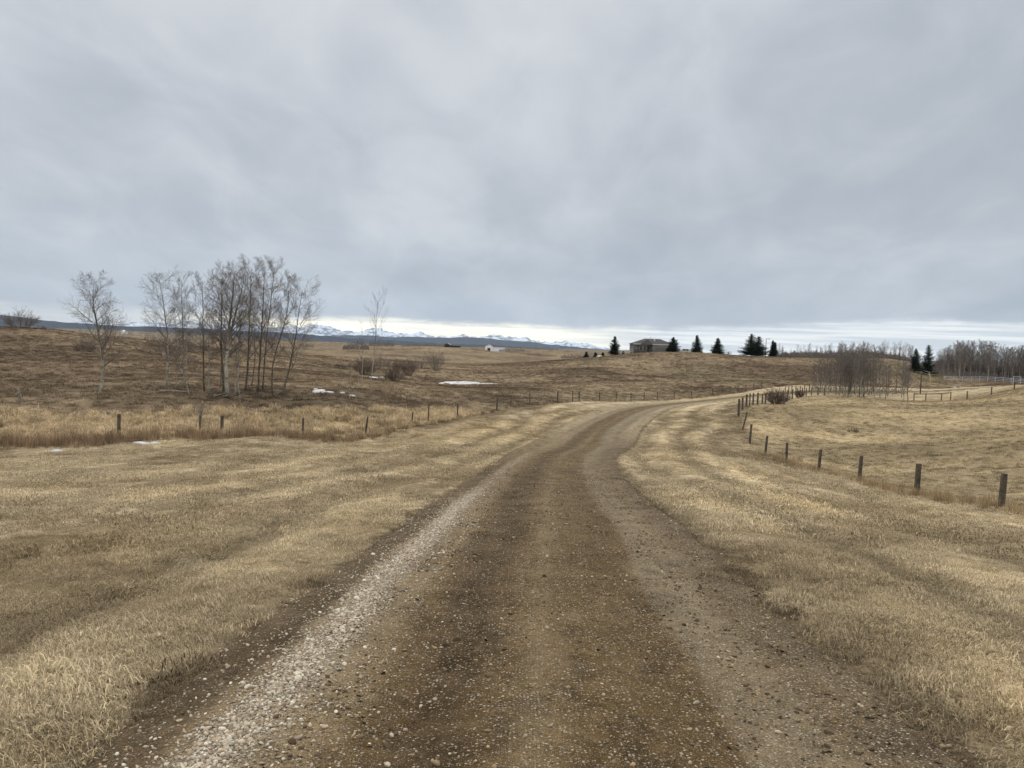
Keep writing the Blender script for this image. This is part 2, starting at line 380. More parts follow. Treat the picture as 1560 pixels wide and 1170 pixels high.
k = math_(t, 'ADD', math_(t, 'ADD', n, math_(t, 'MULTIPLY', n2, .5)), math_(t, 'MULTIPLY', sp.outputs[2], .25))
c = mix(t, ss(t, k, .90, 1.02), (.09, .125, .19), (.50, .58, .70)); t.links.new(c, b.inputs['Base Color'])  # rock and snow both tinted with the blue of distant haze

# ------------------------------------------------------------------ mesh helpers
def np_mesh(name, verts, faces, fsize, mat, parent=None, attrs=None, smooth=False):
    """faces: flat int array, all faces of fsize corners"""
    me = bpy.data.meshes.new(name); verts = np.asarray(verts, np.float32); faces = np.asarray(faces, np.int32).ravel()
    nf = len(faces) // fsize
    me.vertices.add(len(verts)); me.vertices.foreach_set('co', verts.ravel())
    me.loops.add(len(faces)); me.loops.foreach_set('vertex_index', faces)
    me.polygons.add(nf); me.polygons.foreach_set('loop_start', np.arange(nf, dtype=np.int32) * fsize)
    me.polygons.foreach_set('loop_total', np.full(nf, fsize, np.int32))
    me.update(calc_edges=True)
    if smooth: me.polygons.foreach_set('use_smooth', np.ones(nf, bool))
    for k, v in (attrs or {}).items():
        if v.ndim == 2:
            A = me.attributes.new(k, 'FLOAT_COLOR', 'POINT'); vv = np.ones((len(v), 4), np.float32); vv[:, :3] = v; A.data.foreach_set('color', vv.ravel())
        else:
            A = me.attributes.new(k, 'FLOAT', 'POINT'); A.data.foreach_set('value', v.astype(np.float32))
    if mat: me.materials.append(M[mat])
    o = bpy.data.objects.new(name, me)
    if parent is None or parent is not False: COL.objects.link(o)
    if parent: o.parent = parent
    return o
def grid_faces(nr, nc, wrap=False):
    i = np.arange(nr - 1)[:, None]; j = np.arange(nc if wrap else nc - 1)[None, :]
    j2 = (j + 1) % nc
    return np.stack([i * nc + j + 0 * j2, i * nc + j2, (i + 1) * nc + j2, (i + 1) * nc + j], -1).reshape(-1)
class MB:
    def __init__(s): s.v = []; s.f = []
    def box(s, x0, x1, y0, y1, z0, z1):
        k = len(s.v); s.v += [(x0,y0,z0),(x1,y0,z0),(x1,y1,z0),(x0,y1,z0),(x0,y0,z1),(x1,y0,z1),(x1,y1,z1),(x0,y1,z1)]
        s.f += [tuple(k + i for i in q) for q in ((0,3,2,1),(4,5,6,7),(0,1,5,4),(1,2,6,5),(2,3,7,6),(3,0,4,7))]; return s
    def poly(s, *pts):
        k = len(s.v); s.v += list(pts); s.f.append(tuple(range(k, k + len(pts)))); return s
    def prism(s, prof, y0, y1):      # profile in x,z extruded along y
        k = len(s.v); n = len(prof); s.v += [(x, y0, z) for x, z in prof] + [(x, y1, z) for x, z in prof]
        s.f.append(tuple(range(k, k + n))); s.f.append(tuple(range(k + 2 * n - 1, k + n - 1, -1)))
        for i in range(n): j = (i + 1) % n; s.f.append((k + j, k + i, k + n + i, k + n + j))
        return s
    def tube(s, pts, rad, n=6, cap=True):
        k = len(s.v); pts = [Vector(p) for p in pts]
        for i, p in enumerate(pts):
            d = (pts[min(i + 1, len(pts) - 1)] - pts[max(i - 1, 0)]); d.normalize()
            a = d.cross(Vector((0.31, 0.95, 0.05))) if abs(d.z) > .5 or abs(d.x) > .5 else d.cross(Vector((0, 0, 1)))
            if a.length < 1e-4: a = d.cross(Vector((1, 0, 0)))
            a.normalize(); bb = d.cross(a)
            for j in range(n):
                th = 2 * math.pi * j / n; q = p + (a * math.cos(th) + bb * math.sin(th)) * rad[i]; s.v.append((q.x, q.y, q.z))
        for i in range(len(pts) - 1):
            for j in range(n):
                j2 = (j + 1) % n; s.f.append((k + i*n + j, k + i*n + j2, k + (i+1)*n + j2, k + (i+1)*n + j))
        if cap:
            s.f.append(tuple(k + j for j in range(n - 1, -1, -1))); e = k + (len(pts) - 1) * n; s.f.append(tuple(e + j for j in range(n)))
        return s
    def mesh(s, name, mat, smooth=False):
        me = bpy.data.meshes.new(name); me.from_pydata(s.v, [], s.f); me.update()
        if smooth: me.polygons.foreach_set('use_smooth', np.ones(len(me.polygons), bool))
        me.materials.append(M[mat]); return me
    def build(s, name, mat, parent=None, smooth=False, loc=None):
        o = bpy.data.objects.new(name, s.mesh(name, mat, smooth)); COL.objects.link(o)
        if parent: o.parent = parent
        if loc: o.location = loc
        return o
def tag(o, label=None, cat=None, group=None, kind=None):
    if label: o['label'] = label
    if cat: o['category'] = cat
    if group: o['group'] = group
    if kind: o['kind'] = kind
    return o
def empty(name, loc, rz=0):
    o = bpy.data.objects.new(name, None); COL.objects.link(o); o.location = loc; o.rotation_euler = (0, 0, rz); o.empty_display_size = .2
    return o
def children(o): return [c for c in bpy.data.objects if c.parent == o]
KIDS = {}
def dup(root, loc, rz, scale=1.0):
    c = root.copy(); COL.objects.link(c); c.location = loc; c.rotation_euler = (0, 0, rz); c.scale = (scale,) * 3
    for ch in KIDS[root.name]:
        d = ch.copy(); COL.objects.link(d); d.parent = c
    return c

# ------------------------------------------------------------------ colours of the land
def grass_tint(x, y, u, s):
    """dead-grass albedo (r,g,b) at a place, and a zone code"""
    r = np.hypot(x, y)
    pl = y > left_fence_y(x) - 1.2
    pr = (x > right_fence_x(y) + .2) & ~pl
    base = np.array([.305, .256, .176]); C = np.tile(base, (len(x), 1))
    big = fbm(x / 5, y / 5, 41, 4, .6) - .5
    stre = .6 * fbm(s / 11, u / .38, 43, 4, .6) + .4 * fbm(s / 14, u / 1.6, 44, 3, .6) - .5
    lines = smooth_lines(u, s) / .05
    k = 1 + .35 * big + .95 * stre * (1 - .4 * sst(np.abs(u), 12, 30)) + .25 * lines * (.6 + .8 * fbm(s / 12, u / 3, 49, 2)) * (1 - sst(np.abs(u), 12, 16))
    C = C * k[:, None]
    g = sst(fbm(x / 3.3, y / 3.3, 47, 4, .6), .5, .68)[:, None]     # greyer, greener worn spots
    C = C * (1 - .7 * g) + np.array([.20, .160, .105]) * .7 * g
    gold = sst(fbm(x / 6, y / 9, 48, 3, .6), .5, .7)[:, None] * .45
    C = C * (1 - gold) + C * np.array([1.05, 1.0, .88]) * gold
    # soil showing at the road edge
    edge = (1 - sst(np.abs(u) - dhw(s) + np.where(u > 0, .5, .3) * (fbm(x / .4, y / .4, 55, 4, .65) - .5), 2.15, np.where(u > 0, 2.6, 2.4)))[:, None]
    C = C * (1 - edge) + np.array([.090, .069, .045]) * edge
    # inside of the bend: browner rough grass
    ib = (sst(u, 6, 11) * sst(y, 34, 42) * (1 - sst(y, 85, 100)) * sst(fbm(x / 4, y / 4, 53, 3), .28, .45))[:, None] * .9
    C = C * (1 - ib) + np.array([.165, .132, .088]) * (1 + .5 * big)[:, None] * ib
    # ditch below left fence, right of middle
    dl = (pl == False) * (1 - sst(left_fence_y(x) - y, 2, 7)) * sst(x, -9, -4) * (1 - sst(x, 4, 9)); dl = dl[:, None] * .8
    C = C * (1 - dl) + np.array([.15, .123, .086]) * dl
    # left pasture
    d = y - left_fence_y(x)
    n1 = fbm(x / 16, y / 16, 61, 5, .62); n2 = fbm(x / 2.4, y / 1.6, 63, 4, .65); n3 = fbm(x / 60, y / 42, 65, 3, .5)
    Bp = np.array([.138, .104, .070]); Tp = np.array([.205, .162, .107]); Dp = np.array([.090, .068, .047])
    w = sst(n1 * .6 + n3 * .4, .40, .60)[:, None]; w2 = sst(n2, .30, .70)[:, None]
    PC = Bp * (1 - w) + Tp * w; PC = PC * (.82 + .36 * w2)
    dk = (sst(n1, .52, .36) if False else 1 - sst(n1, .36, .48))[:, None] * .65
    PC = PC * (1 - dk) + Dp * dk
    pk = sst(fbm(x / 1.7, y / 1.0, 78, 3, .6), .62, .72)[:, None] * .5 * (1 - sst(r, 90, 150))[:, None]
    PC = PC * (1 - pk) + np.array([.060, .047, .032]) * pk
    PC = PC * np.array([.90, .90, .93])
    litter = (np.exp(-((y - 60) / 8) ** 2) * sst(x, -42, -36) * (1 - sst(x, -8, 0)))[:, None] * .6
    PC = PC * (1 - litter) + np.array([.105, .083, .058]) * litter
    tall = (1 - sst(d + 3 * (n1 - .5), 6, 11)) * (1 - sst(x, -7, 0)); tall = tall[:, None]
    PC = PC * (1 - tall) + np.array([.27, .215, .135]) * (.75 + .5 * w2) * tall
    farf = sst(r, 260, 420)[:, None] * sst(fbm(x / 200, y / 90, 67, 3), .42, .58)[:, None]
    farf = farf * .6; PC = PC * (1 - .7 * farf) + np.array([.165, .134, .098]) * .7 * farf
    gr = sst(fbm(x / 22, y / 30, 69, 3), .52, .66)[:, None] * sst(x, 5, 20)[:, None] * .5 * (1 - sst(r, 260, 300))[:, None]
    PC = PC * (1 - gr) + np.array([.130, .115, .072]) * gr
    # right pasture
    q1 = fbm(x / 12, y / 7, 71, 5, .6)
    RC_ = np.array([.245, .198, .125]) * (1 + 1.5 * (q1 - .5) + .4 * (n2 - .5))[:, None]
    gg = sst(fbm(x / 15, y / 15, 73, 3), .5, .66)[:, None] * .6
    RC_ = RC_ * (1 - gg) + np.array([.170, .138, .088]) * gg
    pk = sst(fbm(x / 1.1, y / .7, 77, 3, .6), .62, .72)[:, None] * .5
    RC_ = RC_ * (1 - pk) + np.array([.085, .066, .042]) * pk
    rfar = sst(y, 118, 140)[:, None]
    RC_ = RC_ * (1 - rfar) + PC * rfar
    lot = (sst(x, 92, 100) * sst(y, 160, 172) * (1 - sst(y, 196, 204)) * sst(fbm(x / 9, y / 9, 75, 3), .3, .45) * (1 - sst(x, 170, 200)))[:, None]
    RC_ = RC_ * (1 - lot) + np.array([.165, .172, .190]) * lot
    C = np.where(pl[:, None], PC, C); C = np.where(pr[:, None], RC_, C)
    vf = sst(r, 1500, 4000)[:, None]
    C = C * (1 - vf) + np.array([.13, .11, .08]) * vf
    return np.clip(C, .02, .6), pl, pr

def worn(u, s): return sst(.65 * fbm(s / 3.5, u / .55, 57, 4, .6) + .35 * fbm(s / .8, u / .7, 58, 3, .6), .54, .66)
# ------------------------------------------------------------------ ground sheet
def build_ground():
    fine = np.arange(-44, 44.001, .15); th = np.concatenate([fine, np.arange(46, 314.5, 4)]) * math.pi / 180
    rr = [0.4]
    while rr[-1] < 34000:
        r = rr[-1]; rr.append(r * (1.013 if 2.5 < r < 300 else 1.03 if r >= 300 else 1.08))
    rr = np.array(rr)
    X = np.outer(rr, np.sin(th)); Y = np.outer(rr, np.cos(th)); x = X.ravel(); y = Y.ravel()
    u, s = road_us(x, y)
    z = H(x, y, u, s)
    z = z - .10 * (1 - sst(np.abs(u) - dhw(s), 1.75, 2.05)) 
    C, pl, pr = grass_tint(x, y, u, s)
    wv = (worn(u, s) * (~pl) * (~pr) * (1 - sst(np.hypot(x, y), 25, 60)))[:, None] * .8
    C = C * (1 - wv) + np.array([.150, .120, .078]) * wv
    nr, nc = X.shape
    f = grid_faces(nr, nc, True).reshape(-1, 4)[:, ::-1]
    v = np.column_stack([x, y, z]); v = np.vstack([v, [[0, 0, z[0]]]]); C = np.vstack([C, C[:1]])
    o = np_mesh('ground', v, f.ravel(), 4, 'dry_grassland', attrs={'albedo': C}, smooth=True)
    bm = bmesh.new(); bm.from_mesh(o.data); bm.verts.ensure_lookup_table()
    c = bm.verts[len(v) - 1]
    for j in range(nc): 
        try: bm.faces.new((bm.verts[(j + 1) % nc], bm.verts[j], c))
        except ValueError: pass
    bmesh.ops.recalc_face_normals(bm, faces=bm.faces[:]) if False else None
    bm.to_mesh(o.data); bm.free()
    tag(o, kind='structure'); return o
build_ground()

def road_profile(u, s):
    a = np.abs(u)
    e = .28 * (fbm(s / .8, u * 0 + 1.5 * np.sign(u), 81, 3) - .5)
    z = .035 - .17 * sst(a + e - dhw(s), HW - .12, HW + .35)
    z = z + .03 * np.exp(-((u + 1.5) / .22) ** 2)                 # gravel windrow
    z = z - .022 * np.exp(-((u + .62) / .26) ** 2) - .018 * np.exp(-((u - .85) / .25) ** 2)   # wheel tracks
    z = z + (fbm(s / .5, u / .35, 83, 3) - .5) * .022 + (fbm(s / .12, u / .12, 85, 2) - .5) * .008 * (s < 30)
    return z
def road_xy(s, u):
    x = np.interp(s, CS, CL[:, 0]); y = np.interp(s, CS, CL[:, 1]); tx = np.interp(s, CS, CT[:, 0]); ty = np.interp(s, CS, CT[:, 1])
    return x + u * ty, y - u * tx
def road_zone(u, s):
    wob = .16 * (fbm(s / 3, u * 0, 91, 3) - .5)
    uu = u + wob
    brown = np.array([.088, .059, .027]); tan = np.array([.150, .110, .062]); grey = np.array([.146, .114, .072]); soil = np.array([.078, .057, .034]); wet = np.array([.056, .038, .020])
    pale = np.array([.26, .222, .168])
    n = .55 * fbm(s / 2.0, u / .3, 93, 4, .6) + .45 * fbm(s / 9.0, u / .16, 94, 4, .6) - .5; n = n * 1.25
    C = np.tile(brown, (len(u), 1)); peb = np.full(len(u), .36)
    def lay(col, w, p):
        nonlocal C, peb
        w = np.clip(w, 0, 1); C = C * (1 - w[:, None]) + col * w[:, None]; peb = peb * (1 - w) + p * w
    far = sst(s, 12, 35)
    lay(tan, (1 - sst(uu, -1.1, -.9)) * .9, .5)
    lay(grey, sst(uu + n * .3, .95, 1.12) * (1 - .75 * sst(uu + n * .5, 1.40, 1.75)), .62)
    lay(np.array([.098, .074, .047]), sst(uu + n * .5, 1.45, 1.8) * .8, .5)
    lay(wet, np.exp(-((uu + .55 + .2 * n) / .25) ** 2) * (1.1 + 1.3 * n) * (1 - .3 * far), .2)
    lay(tan, np.exp(-((uu - .02) / .16) ** 2) * (.5 + 1.2 * n), .55)
    lay(wet, np.exp(-((uu - .8) / .22) ** 2) * (.35 + n) * (1 - far), .14)
    lay(grey, far * .35 * np.exp(-((uu - 1.2) / .5) ** 2), .4)
    lay(pale, np.exp(-((uu + 1.5) / .16) ** 2) * (1 - .9 * sst(s, 11, 20)), .75)
    lay(soil, (1 - sst(uu + .25 * n, -1.86, -1.70)) * (1 - .9 * sst(s, 22, 42)), .12)
    lay(soil, sst(uu + .3 * n, 1.9, 2.15) * (1 - .8 * sst(s, 18, 35)), .15)
    # beyond the brow: paler packed lane through the bend
    bend = sst(s, 38, 62)
    lay(np.array([.235, .195, .130]), bend * .9 * sst(np.abs(uu), 1.4, 2.1), .2)
    lay(np.array([.195, .165, .120]), bend * .7 * (np.exp(-((uu + 1.15) / .22) ** 2) + np.exp(-((uu - .95) / .3) ** 2)), .5)
    lay(np.array([.105, .072, .038]), bend * .85 * np.exp(-((uu + .35) / .42) ** 2), .2)
    lay(np.array([.085, .060, .033]), sst(s, 14, 30) * .6 * np.exp(-((uu + 1.0 + .1 * n) / .12) ** 2), .2)
    lay(np.array([.095, .068, .037]), sst(s, 10, 25) * .6 * np.exp(-((uu - .45 + .1 * n) / .12) ** 2), .2)
    C = C * (1 + .5 * n)[:, None]
    blot = sst(fbm(s / .5, u / .3, 95, 4, .6), .60, .70)
    C = C * (1 - .35 * blot[:, None])
    return np.clip(C, .008, .6), np.clip(peb, 0, .95)
def build_road():
    s = [-8.0]
    while s[-1] < 165: s.append(s[-1] + (.05 if 1.5 < s[-1] < 12 else .09 if s[-1] < 30 else .25))
    s = np.array(s); u = np.arange(-3.5, 3.501, .05)
    SS, UU = np.meshgrid(s, u, indexing='ij'); ss_ = SS.ravel(); uu = UU.ravel()
    x, y = road_xy(ss_, uu)
    z = H(x, y, uu, ss_) + road_profile(uu, ss_)
    C, peb = road_zone(uu, ss_)
    f = grid_faces(*SS.shape).reshape(-1, 4)[:, ::-1]
    o = np_mesh('gravel_road', np.column_stack([x, y, z]), f.ravel(), 4, 'gravel_and_mud', attrs={'albedo': C, 'pebble': peb}, smooth=True)
    tag(o, kind='structure')
build_road()

# ------------------------------------------------------------------ scattered stuff (geometry nodes)
def blades(n, rad, h0, h1, w, lean, seed, droop=.5, comb=None):
    r = np.random.default_rng(seed)
    a = r.uniform(0, 2 * np.pi, n); d = rad * np.sqrt(r.uniform(0, 1, n))
    bx, by = d * np.cos(a), d * np.sin(a); th = r.uniform(0, 2 * np.pi, n) if comb is None else r.normal(0, comb, n)
    L = r.uniform(h0, h1, n); ln = np.clip(r.normal(lean, .3, n), .05, 1.45)
    hx, hy = np.cos(th), np.sin(th); sx, sy = -hy * w / 2, hx * w / 2
    wv = r.uniform(.6, 1.4, n)
    p0 = np.column_stack([bx, by, np.full(n, -.01)])
    def pt(f, an): return np.column_stack([bx + hx * L * f * np.sin(an), by + hy * L * f * np.sin(an), L * f * np.cos(an)])
    p1 = pt(.55, ln * .8); p2 = p1 + np.column_stack([hx * L * .5 * np.sin(ln + droop), hy * L * .5 * np.sin(ln + droop), L * .5 * np.cos(ln + droop)])
    p2[:, 2] = np.maximum(p2[:, 2], .004)
    sd_ = np.column_stack([sx * wv, sy * wv, 0 * sx])
    V = np.stack([p0 - sd_, p0 + sd_, p1 + sd_ * .8, p1 - sd_ * .8, p2 + sd_ * .12, p2 - sd_ * .12], 1).reshape(-1, 3)
    k = np.arange(n)[:, None] * 6
    Fc = np.concatenate([k + np.array([0, 1, 2, 3]), k + np.array([3, 2, 4, 5])], 1).reshape(-1)
    rnd = np.repeat(r.uniform(0, 1, n), 6)
    return V, Fc, rnd
def proto_collection(name, objs):
    c = bpy.data.collections.new(name)
    for o in objs: c.objects.link(o)
    return c
def proto_blades(name, specs, mat='dry_blades'):
    out = []
    for i, sp in enumerate(specs):
        V, Fc, rnd = blades(*sp)
        out.append(np_mesh(name, V, Fc, 4, mat, parent=False, attrs={'rnd': rnd}))
    return proto_collection(name, out)
def scatter(name, pts, tint, rot, scale, coll, label=None, cat=None, mat='dry_blades'):
    """one object: points carrying instances of the small meshes in coll"""
    me = bpy.data.meshes.new(name); n = len(pts)
    me.vertices.add(n); me.vertices.foreach_set('co', np.asarray(pts, np.float32).ravel())
    A = me.attributes.new('tint', 'FLOAT_COLOR', 'POINT'); v = np.ones((n, 4), np.float32); v[:, :3] = tint; A.data.foreach_set('color', v.ravel())
    A = me.attributes.new('rot', 'FLOAT_VECTOR', 'POINT'); A.data.foreach_set('vector', np.asarray(rot, np.float32).ravel())
    A = me.attributes.new('scl', 'FLOAT_VECTOR', 'POINT'); A.data.foreach_set('vector', np.asarray(scale, np.float32).ravel())
    A = me.attributes.new('pick', 'INT', 'POINT'); A.data.foreach_set('value', rng.integers(0, len(coll.objects), n).astype(np.int32))
    me.materials.append(M[mat])
    o = bpy.data.objects.new(name, me); COL.objects.link(o)
    g = bpy.data.node_groups.new(name + '_scatter', 'GeometryNodeTree')
    g.interface.new_socket('Geometry', in_out='INPUT', socket_type='NodeSocketGeometry'); g.interface.new_socket('Geometry', in_out='OUTPUT', socket_type='NodeSocketGeometry')
    gi = g.nodes.new('NodeGroupInput'); go = g.nodes.new('NodeGroupOutput')
    iop = g.nodes.new('GeometryNodeInstanceOnPoints'); ci = g.nodes.new('GeometryNodeCollectionInfo')
    ci.inputs['Collection'].default_value = coll; ci.inputs['Separate Children'].default_value = True; ci.inputs['Reset Children'].default_value = True
    def na(nm, ty):
        q = g.nodes.new('GeometryNodeInputNamedAttribute'); q.data_type = ty; q.inputs['Name'].default_value = nm; return q.outputs['Attribute']
    L = g.links.new
    L(gi.outputs[0], iop.inputs['Points']); L(ci.outputs[0], iop.inputs['Instance']); iop.inputs['Pick Instance'].default_value = True
    L(na('pick', 'INT'), iop.inputs['Instance Index'])
    e2r = g.nodes.new('FunctionNodeEulerToRotation'); L(na('rot', 'FLOAT_VECTOR'), e2r.inputs[0]); L(e2r.outputs[0], iop.inputs['Rotation'])
    L(na('scl', 'FLOAT_VECTOR'), iop.inputs['Scale']); L(iop.outputs[0], go.inputs[0])
    md = o.modifiers.new('scatter', 'NODES'); md.node_group = g
    return tag(o, label, cat, kind='stuff')
def wedge(n, r0, r1, seed, amax=38, power=2.0):
    """random ground spots in the view's wedge, even per area"""
    r_ = np.random.default_rng(seed); a = r_.uniform(-amax, amax, n) * np.pi / 180
    if power == 2: r = np.sqrt(r_.uniform(r0 ** 2, r1 ** 2, n))
    else: r = (r_.uniform(r0 ** power, r1 ** power, n)) ** (1 / power)
    return r * np.sin(a), r * np.cos(a)
def rots(n, tilt=.12, r=rng): return np.column_stack([r.normal(0, tilt, n), r.normal(0, tilt, n), r.uniform(0, 6.283, n)])
def sc3(a, b=None): return np.column_stack([a, a, a if b is None else b])

# short mown grass of the verges
near_p = proto_blades('short_grass_clump', [(300, .20, .015, .042, .0034, 1.12, 100 + i, .5, 1.1) for i in range(6)])
mid_p = proto_blades('short_grass_patch', [(160, .34, .02, .048, .009, 1.1, 200 + i, .5, 1.1) for i in range(5)])
def verge(name, coll, n, r0, r1, seed, smin, smax, label, power=2.0):
    x, y = wedge(n, r0, r1, seed, power=power, amax=48)
    u, s = road_us(x, y); C, pl, pr = grass_tint(x, y, u, s)
    cover = sst(np.abs(u) - dhw(s) + np.where(u > 0, 1.5, 1.0) * (fbm(x / .4, y / .4, 55, 4, .65) - .5), 2.1, np.where(u > 0, 2.8, 2.45))
    bare = worn(u, s)
    keep = (~pl) & (~pr) & (rng.uniform(0, 1, n) < cover * (1 - .88 * bare))
    x, y, C, u, s = x[keep], y[keep], C[keep], u[keep], s[keep]; z = H(x, y, u, s)
    k = rng.uniform(smin, smax, len(x)) * (.75 + .6 * fbm(x / 2, y / 2, 59, 3)); C = C * rng.uniform(.8, 1.3, (len(x), 1)) * 1.18
    k = k * (.62 + .8 * sst(fbm(x / .45, y / .45, 60, 3, .6), .4, .7))
    ro = rots(len(x)); ro[:, 2] = 9 * fbm(x / .9, y / .9, 62, 3) + rng.normal(0, .5, len(x))
    scatter(name, np.column_stack([x, y, z]), C, ro, sc3(k, k * rng.uniform(.7, 1.25, len(x))), coll, label, 'grass')
verge('grass', near_p, 25000, 2.2, 14, 1, .8, 1.25, 'short dead grass on the verges in the foreground', power=1.7)
verge('grass', mid_p, 54000, 12, 75, 2, .8, 1.3, 'short dead mown grass further along both verges', power=1.5)

# pasture tussocks
tus_p = proto_blades('pasture_tussock', [(60, .30, .06, .17, .018, .85, 300 + i) for i in range(5)])
tall_p = proto_blades('tall_grass_clump', [(90, .30, .30, .62, .016, .55, 400 + i, .9) for i in range(5)])
weed_p = proto_blades('weed_clump', [(46, .22, .30, .75, .012, .18, 500 + i, .1) for i in range(5)])
def field(name, coll, n, r0, r1, seed, cond, k0, k1, label, tm=1.45, col=None, power=1.4, tilt=.15, amax=38, cat='grass'):
    x, y = wedge(n, r0, r1, seed, power=power, amax=amax)
    u, s = road_us(x, y); C, pl, pr = grass_tint(x, y, u, s)
    p = cond(x, y, u, s, pl, pr); keep = rng.uniform(0, 1, n) < p
    x, y, C, u, s = x[keep], y[keep], C[keep], u[keep], s[keep]; z = H(x, y, u, s)
    if col is not None: C = np.tile(np.array(col), (len(x), 1))
    C = C * rng.uniform(.7, 1.35, (len(x), 1)) * tm
    k = rng.uniform(k0, k1, len(x))
    scatter(name, np.column_stack([x, y, z]), C, rots(len(x), tilt), sc3(k, k * rng.uniform(.6, 1.2, len(x))), coll, label, cat)
clump = lambda x, y, sc=1.5, a=.42, b=.62, sd=111: sst(fbm(x / sc, y / sc, sd, 3), a, b)
field('pasture_grass', tus_p, 90000, 40, 250, 3, lambda x, y, u, s, pl, pr: pl * (.35 + .65 * clump(x, y, 3, .35, .6)) * sst(np.abs(u), 4, 6) * .9, .7, 1.7, 'rough brown grass tussocks over the left and middle pastures', 1.25)
field('pasture_grass', tus_p, 50000, 20, 130, 4, lambda x, y, u, s, pl, pr: pr * (.4 + .6 * clump(x, y, 2, .35, .6)) * .9 * (y < 140), .4, 1.0, 'low tan grass tussocks in the right pasture')
field('tall_grass', tall_p, 26000, 36, 66, 5, lambda x, y, u, s, pl, pr: pl * (1 - sst(y - left_fence_y(x) + 4 * (fbm(x / 5, y / 5, 121, 3) - .5), 7, 12)) * (1 - sst(x, -7, 1)) * clump(x, y, 1.1, .3, .5, 123), .6, 1.25, 'tall pale dead grass behind the left fence', 1.5, (.31, .25, .165), tilt=.25)
field('weeds', weed_p, 34000, 28, 62, 6, lambda x, y, u, s, pl, pr: np.exp(-((y - left_fence_y(x) + 1.8) / 1.3) ** 2) * (1 - sst(x, -13, -7)) * 1.0, .45, 1.05, 'rusty brown weeds along the foot of the left fence', 1.15, (.205, .150, .100), tilt=.12, amax=38, cat='weeds')
field('weeds', weed_p, 16000, 45, 135, 7, lambda x, y, u, s, pl, pr: np.exp(-((y - left_fence_y(x) + .6) / 1.3) ** 2) * sst(x, -11, -7) * clump(x, y, 2, .4, .6, 131) * (np.abs(u) > 4), .45, .95, 'thin brown weeds along the middle of the far fence', 1.3, (.17, .13, .088), cat='weeds')
field('weeds', weed_p, 30000, 22, 60, 8, lambda x, y, u, s, pl, pr: np.exp(-((x - right_fence_x(y) + .3) / .6) ** 2) * clump(x, y, 1.6, .45, .6, 133), .3, .7, 'orange brown weeds along the foot of the right fence', 1.15, (.27, .205, .125), cat='weeds')
field('rough_grass', tus_p, 26000, 34, 100, 9, lambda x, y, u, s, pl, pr: (~pl) * (~pr) * sst(u, 5, 10) * sst(y, 34, 42) * clump(x, y, 2, .35, .55, 135), .5, 1.2, 'rough brown grass inside the bend of the lane', 1.2)

field('edge_tufts', tus_p, 9000, 2.5, 26, 10, lambda x, y, u, s, pl, pr: (~pl) * (~pr) * np.exp(-((np.abs(u) - 2.5) / .35) ** 2) * clump(x, y, .5, .45, .6, 137) * .6 + .02 * (np.abs(u) > 2.6) * (~pl) * (~pr), .2, .42, 'straggling dead tufts along the edges of the lane', 1.0, (.27, .215, .135), power=1.7)
# pebbles
def pebble_meshes(n, sub=1):
    out = []
    for i in range(n):
        bm = bmesh.new(); bmesh.ops.create_icosphere(bm, subdivisions=sub + 1, radius=.5)
        rr = random.Random(900 + i); ax = [rr.uniform(.75, 1.2), rr.uniform(.6, 1), rr.uniform(.45, .75)]
        pl_ = [(Vector((rr.gauss(0, 1), rr.gauss(0, 1), rr.gauss(0, 1))).normalized(), rr.uniform(.3, .44)) for _ in range(7)]
        for v in bm.verts:
            for nn, dd in pl_:
                k = v.co.dot(nn)
                if k > dd: v.co -= nn * (k - dd) * .8
            v.co = Vector((v.co.x * ax[0], v.co.y * ax[1], v.co.z * ax[2]))
        me = bpy.data.meshes.new('pebble'); bm.to_mesh(me); bm.free(); me.materials.append(M['pebble_stone'])
        me.polygons.foreach_set('use_smooth', np.ones(len(me.polygons), bool))
        out.append(bpy.data.objects.new('pebble', me))
    return proto_collection('pebbles', out)
peb_c = pebble_meshes(7)
def stones(name, us, ss2, size, cols, label, cat, flat=1):
    x, y = road_xy(ss2, us); z = H(x, y, us, ss2) + np.where(np.abs(us) > HW - .3, np.maximum(road_profile(us, ss2), 0), road_profile(us, ss2)) + size * .12
    n = len(x); pal = np.array(cols); C = pal[rng.integers(0, len(pal), n)] * rng.uniform(.7, 1.2, (n, 1))
    scatter(name, np.column_stack([x, y, z]), C, rots(n, .35), size[:, None] * rng.uniform(.75, 1.2, (n, 3)) * np.array([1.3 if flat < 1 else 1, 1, flat]), peb_c, label, cat, 'pebble_stone')
def ssamp(n, a, b, p=1.0): return (rng.uniform(a ** p, b ** p, n)) ** (1 / p)
n = 56000
s_ = ssamp(n, 1.8, 34, .8); u_ = -1.5 + rng.normal(0, .10, n) + .12 * (fbm(s_ / 1.2, s_ * 0, 141, 3) - .5) + np.where(rng.uniform(0, 1, n) < .22, rng.normal(0, .33, n), 0)
k_ = (rng.uniform(0, 1, n) < 1 - .9 * sst(s_, 10, 19))
s_, u_ = s_[k_], u_[k_]
stones('gravel', u_, s_, rng.lognormal(math.log(.0165), .38, len(s_)).clip(.008, .06), [(.36,.32,.26),(.42,.38,.31),(.30,.25,.19),(.22,.185,.14),(.48,.45,.39),(.32,.26,.19),(.26,.22,.17)], 'pale loose gravel heaped in a line along the left of the lane', 'gravel')
n = 150000
s_ = ssamp(n, 1.8, 34, .75); u_ = rng.uniform(-2.5, 2.6, n)
dens = road_zone(u_, s_)[1]; k_ = rng.uniform(0, 1, n) < (dens * 1.15 * (1 - .85 * sst(np.abs(u_), 1.9, 2.3))) * (.12 + 1.5 * sst(.5 * fbm(s_ / .5, u_ / .35, 143, 3) + .5 * fbm(s_ / 5, u_ / .15, 144, 3), .42, .62)); s_, u_ = s_[k_], u_[k_]
